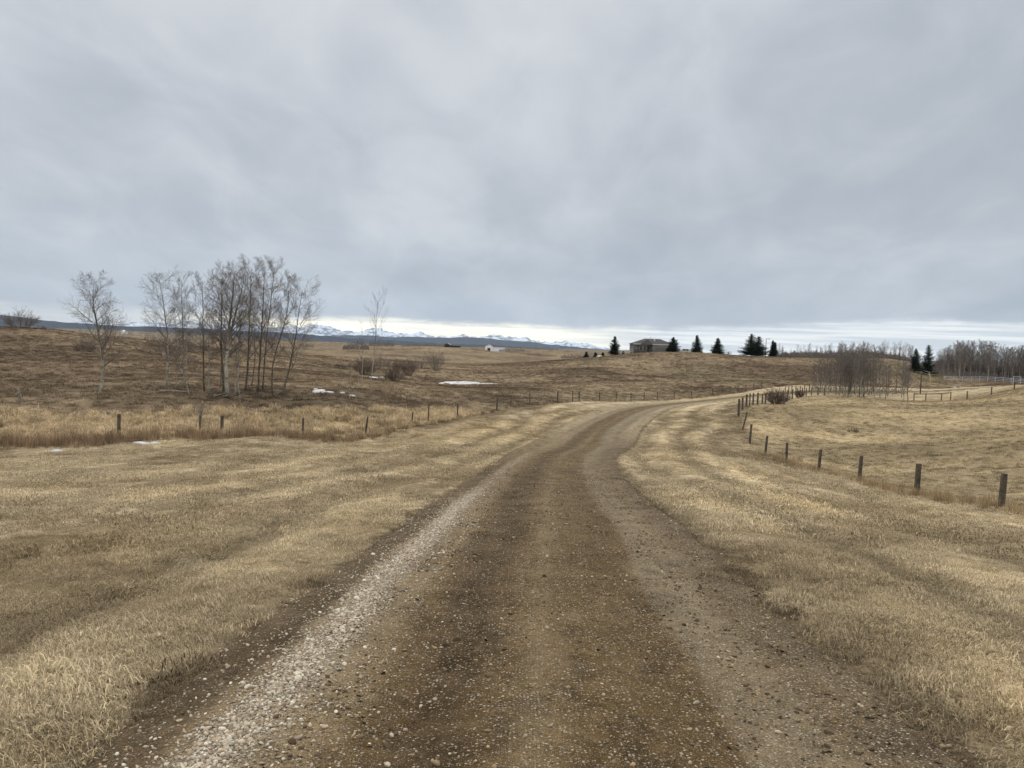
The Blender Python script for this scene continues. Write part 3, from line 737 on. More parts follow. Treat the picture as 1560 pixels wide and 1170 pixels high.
stones('gravel', u_, s_, rng.lognormal(math.log(.0098), .55, len(s_)).clip(.004, .05), [(.22,.165,.10),(.30,.24,.165),(.17,.12,.07),(.38,.33,.25),(.25,.18,.11),(.12,.085,.05),(.15,.11,.07),(.10,.075,.045)], 'small stones scattered over the brown lane surface', 'gravel')
n = 1500
s_ = ssamp(n, 2, 22, .8); sg = rng.choice([-1, 1], n); u_ = sg * (2.15 + np.abs(rng.normal(0, .45, n)))
stones('gravel', u_, s_, rng.lognormal(math.log(.018), .4, n).clip(.008, .045), [(.36,.32,.26),(.30,.25,.18),(.20,.16,.11)], 'stray stones thrown from the lane into the grass edge', 'gravel')
n = 16000
s_ = ssamp(n, 1.8, 25, .8); u_ = rng.choice([-.75, -.4, 1.45, -1.15, .9, 2.0], n) + rng.normal(0, .28, n); k_ = fbm(s_ / .45, u_ / .4, 145, 3) > .50; s_, u_ = s_[k_], u_[k_]; u_ = u_.clip(-2.0, 2.3)
stones('mud_clods', u_, s_, rng.lognormal(math.log(.014), .5, len(s_)).clip(.006, .055), [(.045,.032,.020),(.055,.04,.025),(.07,.052,.033)], 'dark crumbs of mud thrown up along the wheel tracks', 'mud', .45)

# ------------------------------------------------------------------ far hills and mountains
def range_mesh(name, mat, skyline, Y0, Y1, drop, rough, seed, nx=700, ny=40, kind='structure', ridge=False, low=None):
    px = np.array([p[0] for p in skyline], float); py = np.array([p[1] for p in skyline], float)
    Ym = (Y0 + Y1) / 2
    xs = np.linspace(px[0], px[-1], nx); crest = np.interp(xs, px, py)
    crest = crest + (fbm(xs / 7, xs * 0, seed + 50, 4, .6) - .5) * (7 if ridge else 1.5) + (4.5 if ridge else 0)
    X, _, top = at(xs, crest, Ym)
    t = np.linspace(0, 1, ny)
    XX, TT = np.meshgrid(X, t, indexing='xy'); 
    prof = np.where(TT < .5, sst(TT * 2, 0, 1), sst((1 - TT) * 2, 0, 1))
    YY = Y0 + (Y1 - Y0) * TT
    n = fbm(XX / rough, YY / rough, seed, 6, .55)
    if ridge: n = 1 - np.abs(2 * n - 1) * 1.6
    Z = -drop + (top + drop)[None, :] * prof * (1 - .0 * n) + (n - (.5 if not ridge else .7)) * rough * (.10 if not ridge else .13) * prof
    v = np.column_stack([XX.ravel(), YY.ravel(), Z.ravel()])
    f = grid_faces(ny, nx).reshape(-1, 4)[:, ::-1]
    return tag(np_mesh(name, v, f.ravel(), 4, mat, smooth=not ridge), kind=kind)
range_mesh('forested_hills', 'forest_hills', [(-400,470),(-100,474),(0,481),(60,488),(110,493),(200,498),(300,501),(400,506),(480,511),(560,516),(620,519),(700,524),(780,530),(860,536),(930,546)], 5200, 8200, 60, 700, 5)
range_mesh('foothills', 'forest_hills', [(300,505),(400,508),(480,511),(560,510),(600,513),(640,514),(720,517),(800,524),(860,529),(930,534),(1040,537),(1150,540),(1300,542)], 10500, 15000, 80, 1500, 8)
range_mesh('mountains', 'snowy_rock', [(-300,500),(60,499),(110,492),(150,486),(180,492),(230,488),(262,494),(292,487),(330,493),(370,488),(400,494),(440,491),(460,497),(485,491),(500,493),(515,500),(548,502),(578,495),(600,503),(622,506),(640,504),(660,510),(700,509),(706,506),(716,511),(742,508),(760,509),(790,511),(802,510),(818,517),(850,519),(862,517),(884,521),(905,523),(930,528),(1000,532),(1100,540)], 21000, 29000, 100, 1300, 12, nx=1100, ny=60, ridge=True)

# ------------------------------------------------------------------ bare trees
RMIN = .0045
def grow(mb, p, d, L, r, lv, rr, spread, twig_n, upw=.25):
    nseg = 4 if lv == 1 else 3 if lv == 2 else 2
    pts = [p]; rad = [r]; q = p.copy(); dd = d.copy()
    for i in range(nseg):
        dd = (dd + Vector((rr.gauss(0, .09), rr.gauss(0, .09), rr.gauss(0, .06) + upw * .22))).normalized()
        q = q + dd * (L / nseg); pts.append(q.copy()); rad.append(max(RMIN, r * (1 - .78 * (i + 1) / nseg)))
    mb.tube(pts, rad, 4 if lv == 1 else 3, cap=False)
    if lv >= 3: return
    n = twig_n[lv - 1]
    for i in range(n):
        t = .22 + .78 * (i + rr.random() * .8) / n; t = min(t, 1)
        k = t * nseg; j = min(int(k), nseg - 1); f = k - j
        a = pts[j].lerp(pts[j + 1], f); ax = (pts[j + 1] - pts[j]).normalized()
        side = ax.cross(Vector((rr.gauss(0, 1), rr.gauss(0, 1), rr.gauss(0, 1)))).normalized()
        nd = (ax * rr.uniform(.6, 1.0) + side * spread).normalized()
        grow(mb, a, nd, L * rr.uniform(.38, .62) * (1.1 - .45 * t), max(RMIN, rad[j] * .55), lv + 1, rr, spread, twig_n, upw)
def aspen_meshes(seed, h, lean=(0, 0), r0=.11, crown_from=.35, nb=18, spread=.7, blen=.30, twig=(8, 5), bark='aspen_bark', fork=False, leaf='twigs'):
    rr = random.Random(seed); tr = MB(); cr = MB()
    def trunk(base, top, r, n=11):
        pts = []; rad = []
        wx, wy = rr.gauss(0, .018) * h, rr.gauss(0, .018) * h; ph = rr.uniform(1, 2)
        for i in range(n + 1):
            t = i / n; p = base.lerp(top, t) + Vector((wx * math.sin(t * 3.1 * ph), wy * math.sin(t * 2.6 * ph + .5) - 0, 0)) * (1 if i else 0)
            pts.append(p + Vector((rr.gauss(0, .01), rr.gauss(0, .01), 0)) * h * .18 * (0 if i == 0 else 1)); rad.append(r * (1.25 if i == 0 else 1) * (1 - t) ** .8 + .006)
        tr.tube(pts, rad, 7); return pts, rad
    stems = [trunk(Vector((0, 0, -.25)), Vector((lean[0], lean[1], h)), r0)]
    if fork:
        pts, rad = stems[0]; b = pts[5]; stems.append(trunk(b, Vector((lean[0] + .09 * h, lean[1] + .03 * h, h * .93)), rad[5] * .8, 7))
    for si, (pts, rad) in enumerate(stems):
        n = len(pts) - 1; m_ = nb if si == 0 else nb // 2; c0 = crown_from if si == 0 else .1
        for i in range(m_):
            t = c0 + (1 - c0) * (i + rr.random() * .7) / m_; t = min(t, .985)
            k = t * n; j = int(k); a = pts[j].lerp(pts[j + 1], k - j)
            th = i * 2.4 + rr.uniform(-.5, .5); up = rr.uniform(.75, 1.15)
            d = Vector((math.cos(th) * spread * 1.25, math.sin(th) * spread * 1.25, up)).normalized()
            tt = (t - c0) / (1 - c0)
            L = h * blen * (1 - .62 * tt) * rr.uniform(.75, 1.15) * (.7 + 1.2 * min(tt, .25))
            grow(cr, a, d, L, max(.008, rad[j] * .5), 1, rr, spread, twig)
    return tr.mesh('trunk', bark, True), cr.mesh('crown', leaf)
def place_tree(meshes, name, loc, rz, label, cat, group=None, scale=1, lab2=None):
    t = empty(name, loc, rz); t.scale = (scale,) * 3
    a = bpy.data.objects.new('trunk', meshes[0]); c = bpy.data.objects.new('crown', meshes[1])
    for o in (a, c): COL.objects.link(o); o.parent = t
    KIDS[t.name] = [a, c]
    return tag(t, label, cat, group)
G = 'bare aspens of the grove behind the left fence'
# px, Y, base py, top px, top py, radius, seed, dark, label
GROVE = [
 (152,56,598,148,421,.125,1,0,'lone white barked aspen standing apart at the left of the grove',dict(crown_from=.36,nb=22,spread=.85,blen=.33)),
 (254,60,592,243,416,.075,2,0,'leftmost aspen of the grove with a wide fan shaped bare crown',dict(crown_from=.3,nb=20,spread=.8,blen=.33)),
 (268,62,588,266,468,.04,3,0,'thin short aspen right beside the leftmost grove tree',dict(crown_from=.3,nb=10,blen=.28)),
 (280,62,588,277,420,.06,4,0,'pale slim aspen, third tall one from the left of the grove',dict(crown_from=.42,nb=15,blen=.26,spread=.6)),
 (290,57,599,279,505,.045,5,0,'short crooked pale aspen bending left near the fallen log',dict(crown_from=.3,nb=8,blen=.3)),
 (312,60,591,308,416,.065,6,1,'dark barked slim aspen left of the thick white trunk',dict(crown_from=.3,nb=16,spread=.6,blen=.24)),
 (318,59,595,321,470,.045,7,0,'thin pale stem just right of the dark slim aspen',dict(crown_from=.45,nb=8,blen=.22)),
 (334,63,588,338,480,.035,8,1,'thinnest dark stem left of the black trunk',dict(crown_from=.4,nb=8,blen=.22)),
 (342,59,601,337,405,.085,9,1,'black barked aspen touching the thick white trunk',dict(crown_from=.4,nb=20,spread=.62,blen=.26)),
 (347,56.5,605,352,401,.15,10,0,'thickest white trunked aspen in the middle of the grove, forked above',dict(crown_from=.42,nb=20,spread=.7,blen=.28,fork=True)),
 (360,58,601,367,440,.06,11,0,'white stem just right of the thickest trunk',dict(crown_from=.4,nb=12,blen=.24)),
 (366,57,603,364,500,.04,12,0,'short thin white stem leaning on the right of the thick trunk',dict(crown_from=.4,nb=7,blen=.24)),
 (373,62,590,387,397,.08,13,1,'tall dark aspen leaning right behind the white stems',dict(crown_from=.35,nb=20,spread=.65,blen=.26)),
 (382,68,582,390,450,.05,14,1,'smaller dark aspen furthest back in the grove',dict(crown_from=.35,nb=10,blen=.26)),
 (392,61,590,404,393,.08,15,1,'tallest aspen of the grove with a dense upright crown',dict(crown_from=.35,nb=20,spread=.6,blen=.25)),
 (400,64,586,419,396,.06,16,1,'slim aspen leaning right next to the tallest one',dict(crown_from=.4,nb=16,spread=.6,blen=.24)),
 (416,60,591,436,413,.06,17,1,'narrow crowned leaning aspen second from the right of the grove',dict(crown_from=.4,nb=14,spread=.45,blen=.2)),
 (428,60,592,462,430,.07,18,1,'rightmost aspen of the grove leaning right over the pasture',dict(crown_from=.3,nb=20,spread=.75,blen=.33)),
]
for px, Y, bpy_, tx, ty, r0, sd_, dk, lab, kw in GROVE:
    loc = gp(px, Y, -.02)
    h = (topz(tx, ty, Y) - loc[2]) * .945
    ln = (at(tx, ty, Y)[0] - loc[0], random.uniform(-.3, .3))
    ms = aspen_meshes(sd_, h, ln, r0, bark='dark_bark' if dk else 'aspen_bark', twig=(12, 7), **{**kw, 'blen': kw.get('blen', .3) * 1.25, 'spread': kw.get('spread', .7) * 1.1, 'nb': int(kw.get('nb', 18) * 1.15), 'crown_from': kw.get('crown_from', .35) * .72})
    place_tree(ms, 'aspen_tree', loc, 0, lab, 'tree', G)
# right of the grove
for px, Y, ty, tx, r0, sd_, lab, kw in [
 (563,78,456,577,.042,31,'slender lone aspen right of the grove with three upright limbs',dict(crown_from=.38,nb=9,spread=.35,blen=.42,twig=(6,3))),
 (551,82,497,552,.035,32,'low thin aspen sapling left of the slender lone one',dict(crown_from=.3,nb=8,spread=.4,blen=.3,twig=(5,3))),
 (533,62,552,534,.02,33,'thin grey sapling left of the snow strips',dict(crown_from=.3,nb=6,spread=.35,blen=.3,twig=(4,2))),
 (543,60,560,545,.02,34,'thin grey sapling beside the right end of the snow strips',dict(crown_from=.3,nb=6,spread=.35,blen=.3,twig=(4,2))),
 (518,64,566,520,.02,35,'small dark sapling above the snow strips',dict(crown_from=.2,nb=6,spread=.5,blen=.35,twig=(4,2)))]:
    loc = gp(px, Y, -.02); h = topz(tx, ty, Y) - loc[2]
    place_tree(aspen_meshes(sd_, h, (at(tx, ty, Y)[0] - loc[0], 0), r0, **kw), 'aspen_tree' if h > 5 else 'sapling', loc, 0, lab, 'tree', 'thin trees right of the grove')

# the wood on the right: variants, then copies
RMIN = .010
VAR = [aspen_meshes(60 + i, 9.5, (random.uniform(-.5, .5), 0), .095, crown_from=.22, nb=19, spread=random.uniform(.5, .8), blen=.27, twig=(8, 4), leaf='far_twigs', bark='dark_bark' if i % 2 else 'aspen_bark') for i in range(7)]
protos = []
def wood_tree(px, Y, htarget, group, label):
    loc = gp(px, Y, -.05); i = random.randrange(len(VAR)); sc = htarget / 9.5
    if len(protos) < len(VAR):
        t = place_tree(VAR[len(protos)], 'aspen_tree', loc, random.uniform(0, 6.28), label, 'tree', group, sc); protos.append(t)
    else:
        t = dup(protos[i], loc, random.uniform(0, 6.28), sc); tag(t, label, 'tree', group)
    return t
# (the twigs of the far trees are a little stouter)
# near stand in the hollow (photo x 1232..1385)
for k in range(66):
    px = random.choice([random.uniform(1236, 1385), random.gauss(1275, 22), random.gauss(1310, 25)]); px = min(max(px, 1234), 1386)
    Y = random.uniform(112, 132); top = 527 + 24 * abs((px - 1300) / 90) ** 1.5 + random.uniform(-4, 20)
    loc = gp(px, Y); h = max(3, topz(px, top, Y) - loc[2])
    wood_tree(px, Y, h, 'bare aspens of the stand in the hollow', 'bare grey aspen in the stand in the hollow right of the lane')
# on the ridge behind, right of the last spruce
for k in range(62):
    px = random.uniform(1186, 1395); Y = random.uniform(240, 262); top = random.uniform(520, 535) + (3 if px < 1230 else 0)
    loc = gp(px, Y); h = max(3, topz(px, top, Y) - loc[2])
    wood_tree(px, Y, h, 'bare aspens along the ridge', 'bare aspen on the ridge behind the stand in the hollow')
# far right wood
for k in range(144):
    px = random.uniform(1420, 1600); Y = random.uniform(206, 250)
    prof = np.interp(px, [1420, 1440, 1455, 1475, 1500, 1520, 1535, 1560, 1600], [540, 531, 524, 522, 522, 530, 532, 530, 528])
    loc = gp(px, Y); h = topz(px, prof + abs(random.gauss(0, 7)) - 2, Y) - loc[2]
    wood_tree(px, Y, h, 'bare aspens of the far right wood', 'bare grey aspen in the dense wood at the far right')

# ------------------------------------------------------------------ shrubs
def shrub_mesh(seed, h, w, n, mat, tw=(5, 4), r=.02):
    rr = random.Random(seed); mb = MB()
    for i in range(n):
        th = rr.uniform(0, 6.283); rad = math.sqrt(rr.random()); b = Vector((math.cos(th), math.sin(th), 0)) * rad * w * .22
        d = Vector((math.cos(th) * rad * w / h * .9, math.sin(th) * rad * w / h * .9, 1)).normalized()
        grow(mb, b + Vector((0, 0, -.1)), d, h * rr.uniform(.7, 1.05) * (1 - .25 * rad), r, 1, rr, .45, tw, .15)
    return mb
for i, (px, Y, hpx, wpx, n, mat, lab) in enumerate([
 (1183,84,25,26,110,'willow_twigs','dense brown willow bush beside the fence at the bend'),
 (600,118,22,24,90,'willow_twigs','round dark willow bush nearest to the snow covered slough'),
 (622,150,25,16,70,'willow_twigs','dark upright willow bush furthest right of the hollow'),
 (601,152,22,18,60,'willow_twigs','dark willow bush behind the round one'),
 (556,135,28,24,90,'willow_twigs','dark willow thicket behind the lone slender aspen'),
 (575,170,24,34,60,'twigs','grey thicket on the slope behind the hollow'),
 (640,190,22,40,60,'twigs','pale grey thicket right of the dark willows'),
 (664,175,30,20,50,'twigs','small grey aspen clump right of the hollow'),
 (518,150,10,15,40,'willow_twigs','small dark bush on the far slope, left one'),
 (540,160,10,16,40,'willow_twigs','small dark bush on the far slope, right one'),
 (31,138,30,36,100,'twigs','bare rounded shrub on the crest of the left hill'),
 (62,138,8,20,40,'willow_twigs','low purplish bush on the left hill crest'),
 (127,110,18,26,80,'willow_twigs','low brown bush behind the lone aspen'),
 (246,120,26,70,80,'willow_twigs','broad brown thicket behind the left of the grove'),
 (1218,97,13,12,50,'willow_twigs','rusty brown bush at the far end of the fence line'),
 (1106,240,9,12,30,'twigs','small bare bush beside the fourth spruce'),
 (1299,60,9,14,24,'willow_twigs','small brown bush in the right pasture')]):
    loc = gp(px, Y, -.02); h = hpx / F * Y; w = wpx / F * Y
    o = shrub_mesh(700 + i, h, w * 1.25, int(n * .6), mat, r=.012 + .00012 * Y).build('shrub', mat, loc=loc)
    tag(o, lab, 'bush', 'bare shrubs on the pasture')
# ------------------------------------------------------------------ spruces
def spruce(loc, h, w, seed, label, tops=1):
    rr = random.Random(seed); t = empty('spruce_tree', loc); tr = MB(); cr = MB()
    for k in range(tops):
        ox = 0 if tops == 1 else (-.15, .17)[k] * w; hh = h * (1 if k == 0 else .9); ww = w * (1 if tops == 1 else .8)
        tr.tube([(ox, 0, -.3), (ox, 0, hh * .5), (ox, 0, hh * .98)], [.03 * hh * .5, .012 * hh, .01], 6)
        z = .08 * hh
        while z < hh * .99:
            t_ = z / hh; R_ = ww / 2 * 1.3 * (1 - t_) ** .75 * rr.uniform(.8, 1.12) + .12
            nb = max(5, int(20 * (1 - t_) + 6))
            for i in range(nb):
                th = rr.uniform(0, 6.283); L = R_ * rr.uniform(.55, 1.12) * (1 + .2 * math.sin(th * 2 + seed + z * 1.7)); droop = rr.uniform(-.05, .3) * (1 - t_) - .15 * t_
                m_ = max(2, int(L / .28))
                for j in range(m_ + 1):
                    f = (j + .4) / (m_ + .6); cx_ = ox + math.cos(th) * L * f; cy_ = math.sin(th) * L * f; cz = z - droop * L * f + (.22 * L * f * f)
                    for q in range(5):
                        a1 = th + rr.uniform(-1.3, 1.3); sz = rr.uniform(.2, .42) * (1.1 - .35 * f) * (.6 + .5 * (1 - t_)); wd = sz * .33
                        dx_, dy_, dz_ = math.cos(a1) * sz, math.sin(a1) * sz, rr.uniform(-.12, .16); px_, py_ = -math.sin(a1) * wd, math.cos(a1) * wd
                        jx, jz = rr.gauss(0, .05), rr.gauss(0, .05)
                        cr.poly((cx_ - px_ + jx, cy_ - py_, cz + jz - .03), (cx_ + px_ + jx, cy_ + py_, cz + jz + .05), (cx_ + dx_ + jx, cy_ + dy_, cz + dz_ + jz))
            z += hh * .034 * rr.uniform(.8, 1.25)
    tr.build('trunk', 'dark_bark', t); cr.build('crown', 'spruce_needles', t)
    return tag(t, label, 'tree', 'dark spruces')
for i, (px, Y, top, wpx, tops, lab) in enumerate([
 (936,238,512,16,1,'narrow dark spruce left of the house, leftmost of the row'),
 (1025,232,514,19,1,'dark spruce hiding the right end of the house'),
 (1061,240,511,16,1,'tall narrow spruce right of the parked white car'),
 (1093,240,515,18,1,'broad conical spruce between the narrow one and the double one'),
 (1149,240,509,34,2,'widest spruce with two tops on the ridge'),
 (1178,244,519,11,2,'small thin twin topped spruce right of the ridge lamp pole'),
 (1394,205,532,18,1,'shorter dark spruce on the left of the pair by the far wood'),
 (1413,205,525,22,1,'taller dark spruce on the right of the pair by the far wood')]):
    loc = gp(px, Y, -.1); h = topz(px, top, Y) - loc[2]
    spruce(loc, h, wpx / F * Y, 800 + i, lab, tops)
for i, (px, Y, top, wpx, lab) in enumerate([(893,320,536,9,'tiny dark spruce by the far pale house, left'),(907,325,537,8,'tiny dark spruce by the far pale house, middle'),(918,320,537,7,'tiny dark spruce by the far pale house, right'),(949,300,535,7,'small dark spruce right behind the leftmost ridge spruce')]):
    loc = gp(px, Y, -.1); h = max(2.5, topz(px, top, Y) - loc[2]); spruce(loc, h, wpx / F * Y, 850 + i, lab)

# distant belts of trees and brush
def belt(name, spots, seed, label):
    r = np.random.default_rng(seed); V = []; 
    for (px0, px1, Y, hpx, n) in spots:
        px = r.uniform(px0, px1, n); YY = Y * r.uniform(.96, 1.06, n); x = at(px, 540.0, YY)[0]
        z0 = H(x, YY); e = np.sin(np.pi * (px - px0) / (px1 - px0)) ** .35
        hh = hpx / F * Y * e * (.15 + 1.0 * fbm(px / 1.3, px * 0, seed, 3, .7)); z = z0 + hh * r.uniform(0, 1, n) ** 1.1
        sz = hpx / F * Y * .16; 
        a = r.uniform(0, 6.28, n); sx = np.cos(a) * sz * .16; sy = np.sin(a) * sz * .16
        up = sz * r.uniform(.6, 1.5, n); lx = r.normal(0, .3, n) * sz
        V.append(np.stack([np.column_stack([x - sx, YY - sy, z]), np.column_stack([x + sx, YY + sy, z]), np.column_stack([x + lx, YY, z + up])], 1).reshape(-1, 3))
    V = np.vstack(V); o = np_mesh(name, V, np.arange(len(V)), 3, 'far_twigs'); tag(o, label, 'woods', kind='stuff')
belt('distant_woods', [(522,562,520,14,1300),(560,600,900,9,1500),(455,478,900,6,900),(180,300,260,16,2200),(610,665,800,7,1800),(640,690,1200,6,1500),(760,800,850,8,1100),(770,825,700,6,1500),(855,905,600,9,1300),(880,925,700,8,1100),(940,965,420,7,900),(60,120,900,7,900),(300,330,700,10,900),(330,520,2200,6,3500),(560,700,2400,5,3500),(700,860,2600,4,2600),(675,705,820,7,900),(800,850,1500,5,1500),(1425,1600,240,32,22000),(1425,1600,214,14,8000),(1240,1380,128,14,1500),(1184,1395,245,15,14000)], 33, 'brown belts of distant bare trees and brush')

# ------------------------------------------------------------------ fences
def fence(name, line, label, heights, rad, lean, mat='post_wood', wires=(.35, .65, .95), wr=.004, group=None):
    p0 = line[0]; root = empty(name, (p0[0], p0[1], Hp(*p0[:2]))); zz = root.location.z
    tops = []
    rr = random.Random(len(line) * 7 + 3)
    for i, (x, y) in enumerate(line):
        z = Hp(x, y); h = heights[i] if hasattr(heights, '__len__') else heights * rr.uniform(.93, 1.07)
        r = rad[i] if hasattr(rad, '__len__') else rad * rr.uniform(.8, 1.25)
        lx, ly = lean.get(i, (rr.gauss(0, .02), rr.gauss(0, .02))) if isinstance(lean, dict) else (rr.gauss(0, .03), 0)
        mb = MB(); b = (x - p0[0], y - p0[1], z - zz)
        mb.tube([(b[0] - lx * .2, b[1], b[2] - .3), (b[0] + lx * h * .5, b[1] + ly * h * .5, b[2] + h * .5), (b[0] + lx * h, b[1] + ly * h, b[2] + h - .02), (b[0] + lx * h, b[1] + ly * h, b[2] + h)], [r * 1.05, r, r * .97, r * .82], 8)
        mb.build('post', mat, root); tops.append((b, lx, ly, h))
    for w in wires:
        mb = MB()
        for (b, lx, ly, h), (b2, lx2, ly2, h2) in zip(tops, tops[1:]):
            k = w; A = Vector((b[0] + lx * k, b[1] + ly * k - rad_off, b[2] + k)); B = Vector((b2[0] + lx2 * k, b2[1] + ly2 * k - rad_off, b2[2] + k)); mid = (A + B) / 2 - Vector((0, 0, .03))
            mb.tube([A, mid, B], [wr] * 3, 3, cap=False)
        mb.build('wire', 'wire', root)
    return tag(root, label, 'fence', group)
rad_off = .07
line = [(LF[2][0] - 14.2, 35.2), (LF[2][0] - 7.6, 36.8)] + [xy(*p) for p in LFP]
hs = [1.2,1.2,1.25,1.15,1.15,1.15,1.3,1.0,1.4,1.2,1.1,1.1,1.25,1.2,1.25,1.15,1.1,1.1,1.1,1.1,1.15,1.0,.95,1.1,1.1,1.1,1.1,1.1,1.1,1.1]
rs = [.08,.08,.085,.05,.09,.06,.065,.05,.05,.06,.07,.045,.05,.07,.05,.06,.055,.06,.05,.06,.05,.05,.06,.07,.05,.06,.06,.06,.06,.06]
fence('wire_fence', line, 'long weathered post and wire fence crossing from left behind the lane', hs, rs, {2: (.0, 0), 3: (.02, 0), 4: (.0, 0), 5: (.01, 0), 6: (.12, 0), 7: (.06, 0), 8: (.02, 0), 9: (-.02, 0)})
line = [(RF[0][0], 15), (RF[1][0], 20)] + RF[2:11]
fence('wire_fence', line, 'post and wire fence running away down the right side', [1.1,1.1,1.1,1.2,1.15,1.1,1.0,1.1,1.3,1.35,1.5], [.09,.09,.10,.105,.08,.075,.07,.07,.07,.06,.10], {2: (.03, 0), 3: (.02, 0), 4: (.03, 0), 5: (.06, 0), 6: (.0, 0), 7: (.06, 0), 8: (.05, 0), 9: (.22, 0), 10: (0, 0)}, wr=.006)
pc = [(1131,70),(1137,72),(1142,73),(1147,74.5),(1154,76.5),(1161,78.5),(1166,80),(1175,83),(1184,85),(1193,88),(1200,91),(1207,94),(1214,97),(1222,99),(1228,101),(1236,104),(1246,107),(1256,110)]
fence('post_fence', [(gpx(px, Y), Y) for px, Y in pc], 'closely set dark post fence climbing past the willow bush', 1.15, .075, {}, wires=(.5, .95), wr=.004)
pc = [(1196,108),(1201,110),(1206,112),(1212,114),(1219,116),(1225,118),(1233,120)]
fence('post_fence', [(gpx(px, Y), Y) for px, Y in pc], 'short row of dark posts behind the willow bush', 1.2, .06, {}, wires=(.9,), wr=.004)
def rail_fence(line, label, ph, rails, mat, pr=.06, rr_=.045):
    p0 = line[0]; root = empty('rail_fence', (p0[0], p0[1], Hp(*p0))); zz = root.location.z; tp = []
    for x, y in line:
        z = Hp(x, y) - zz; mb = MB(); mb.tube([(x - p0[0], y - p0[1], z - .2), (x - p0[0], y - p0[1], z + ph * .5), (x - p0[0], y - p0[1], z + ph)], [pr, pr, pr * .9], 6); mb.build('post', mat, root); tp.append((x - p0[0], y - p0[1], z))
    for h in rails:
        for a, b in zip(tp, tp[1:]):
            mb = MB(); mb.tube([(a[0], a[1] - pr - rr_, a[2] + h), (b[0], b[1] - pr - rr_, b[2] + h)], [rr_, rr_], 6); mb.build('rail', mat, root)
    return tag(root, label, 'fence')
rail_fence([(gpx(px, Y), Y) for px, Y in [(1392,108),(1410,107.5),(1434,107),(1448,106.5)]], 'brown single rail fence on the far edge of the right pasture', 1.25, (1.15,), 'rail_wood', .07, .06)
fence('wire_fence', [(gpx(px, Y), Y) for px, Y in [(1473,104),(1510,103),(1545,104)]], 'three brown posts on the rise right of the rail fence', 1.15, .07, {}, wires=(.5, .9))
rail_fence([(gpx(px, Y), Y) for px, Y in [(1438,190),(1452,189),(1466,188),(1480,187),(1492,186),(1504,185),(1516,184),(1528,183),(1540,182),(1552,181),(1564,180),(1580,179)]], 'pale grey pipe rail fence before the far right wood', 1.3, (.5, .85, 1.2), 'white_rail', .05, .035)
rail_fence([(gpx(px, Y), Y) for px, Y in [(1380,215),(1392,210),(1404,204),(1416,200)]], 'grey rail fence sloping down beside the spruce pair', 1.2, (.5, 1.1), 'white_rail', .05, .035)
rail_fence([(gpx(px, Y), Y) for px, Y in [(947,236),(953,235),(959,234.5),(964,234)]], 'short pale rail fence at the left end of the house', 1.3, (.6, 1.2), 'white_rail', .07, .04)

# ------------------------------------------------------------------ poles
def pole(name, px, Y, top, r, label, arm=0, mat='post_wood', cat='pole', cross=0):
    loc = gp(px, Y, -.05); h = topz(px, top, Y) - loc[2]; root = empty(name, loc)
    MB().tube([(0, 0, -.3), (0, 0, h * .5), (.0, 0, h)], [r * 1.15, r, r * .8], 8).build('shaft', mat, root)
    if arm:
        MB().tube([(0, 0, h - .15), (arm * .6, 0, h - .02), (arm, 0, h)], [.05, .045, .04], 6).build('arm', mat, root)
        MB().box(arm - .1, arm + .35, -.12, .12, h - .14, h + .02).build('lamp_head', 'dark_siding', root)
    if cross:
        MB().box(-cross / 2, cross / 2, -.06 - r, .0 - r, h - .5, h - .38).build('crossarm', mat, root)
    return tag(root, label, cat)
pole('lamp_pole', 1166, 242, 516, .10, 'tall grey yard lamp pole between two ridge spruces', arm=.8, mat='rail_wood')
pole('utility_pole', 1370, 235, 528, .12, 'tall dark pole on the ridge behind the aspen stand', cross=1.2)
pole('utility_pole', 1402, 128, 570, .10, 'leaning dark pole in the hollow left of the gravel lot', cross=0)
pole('marker_post', 1417, 178, 571, .07, 'slim yellow post before the spruce pair', mat='yellow_paint', cat='post')
pole('utility_pole', 1325, 246, 537, .09, 'short dark pole among the ridge aspens')
# square frame at far right
loc = gp(1549, 176, -.03); fr = empty('pipe_frame', loc)
MB().box(-.9, -.8, -.05, .05, -.2, 1.7).build('upright', 'white_rail', fr); MB().box(.8, .9, -.05, .05, -.2, 1.7).build('upright', 'white_rail', fr); MB().box(-.9, .9, -.045, .045, 1.7, 1.8).build('top_bar', 'white_rail', fr)
tag(fr, 'small pale square pipe frame at the end of the pipe fence', 'frame')

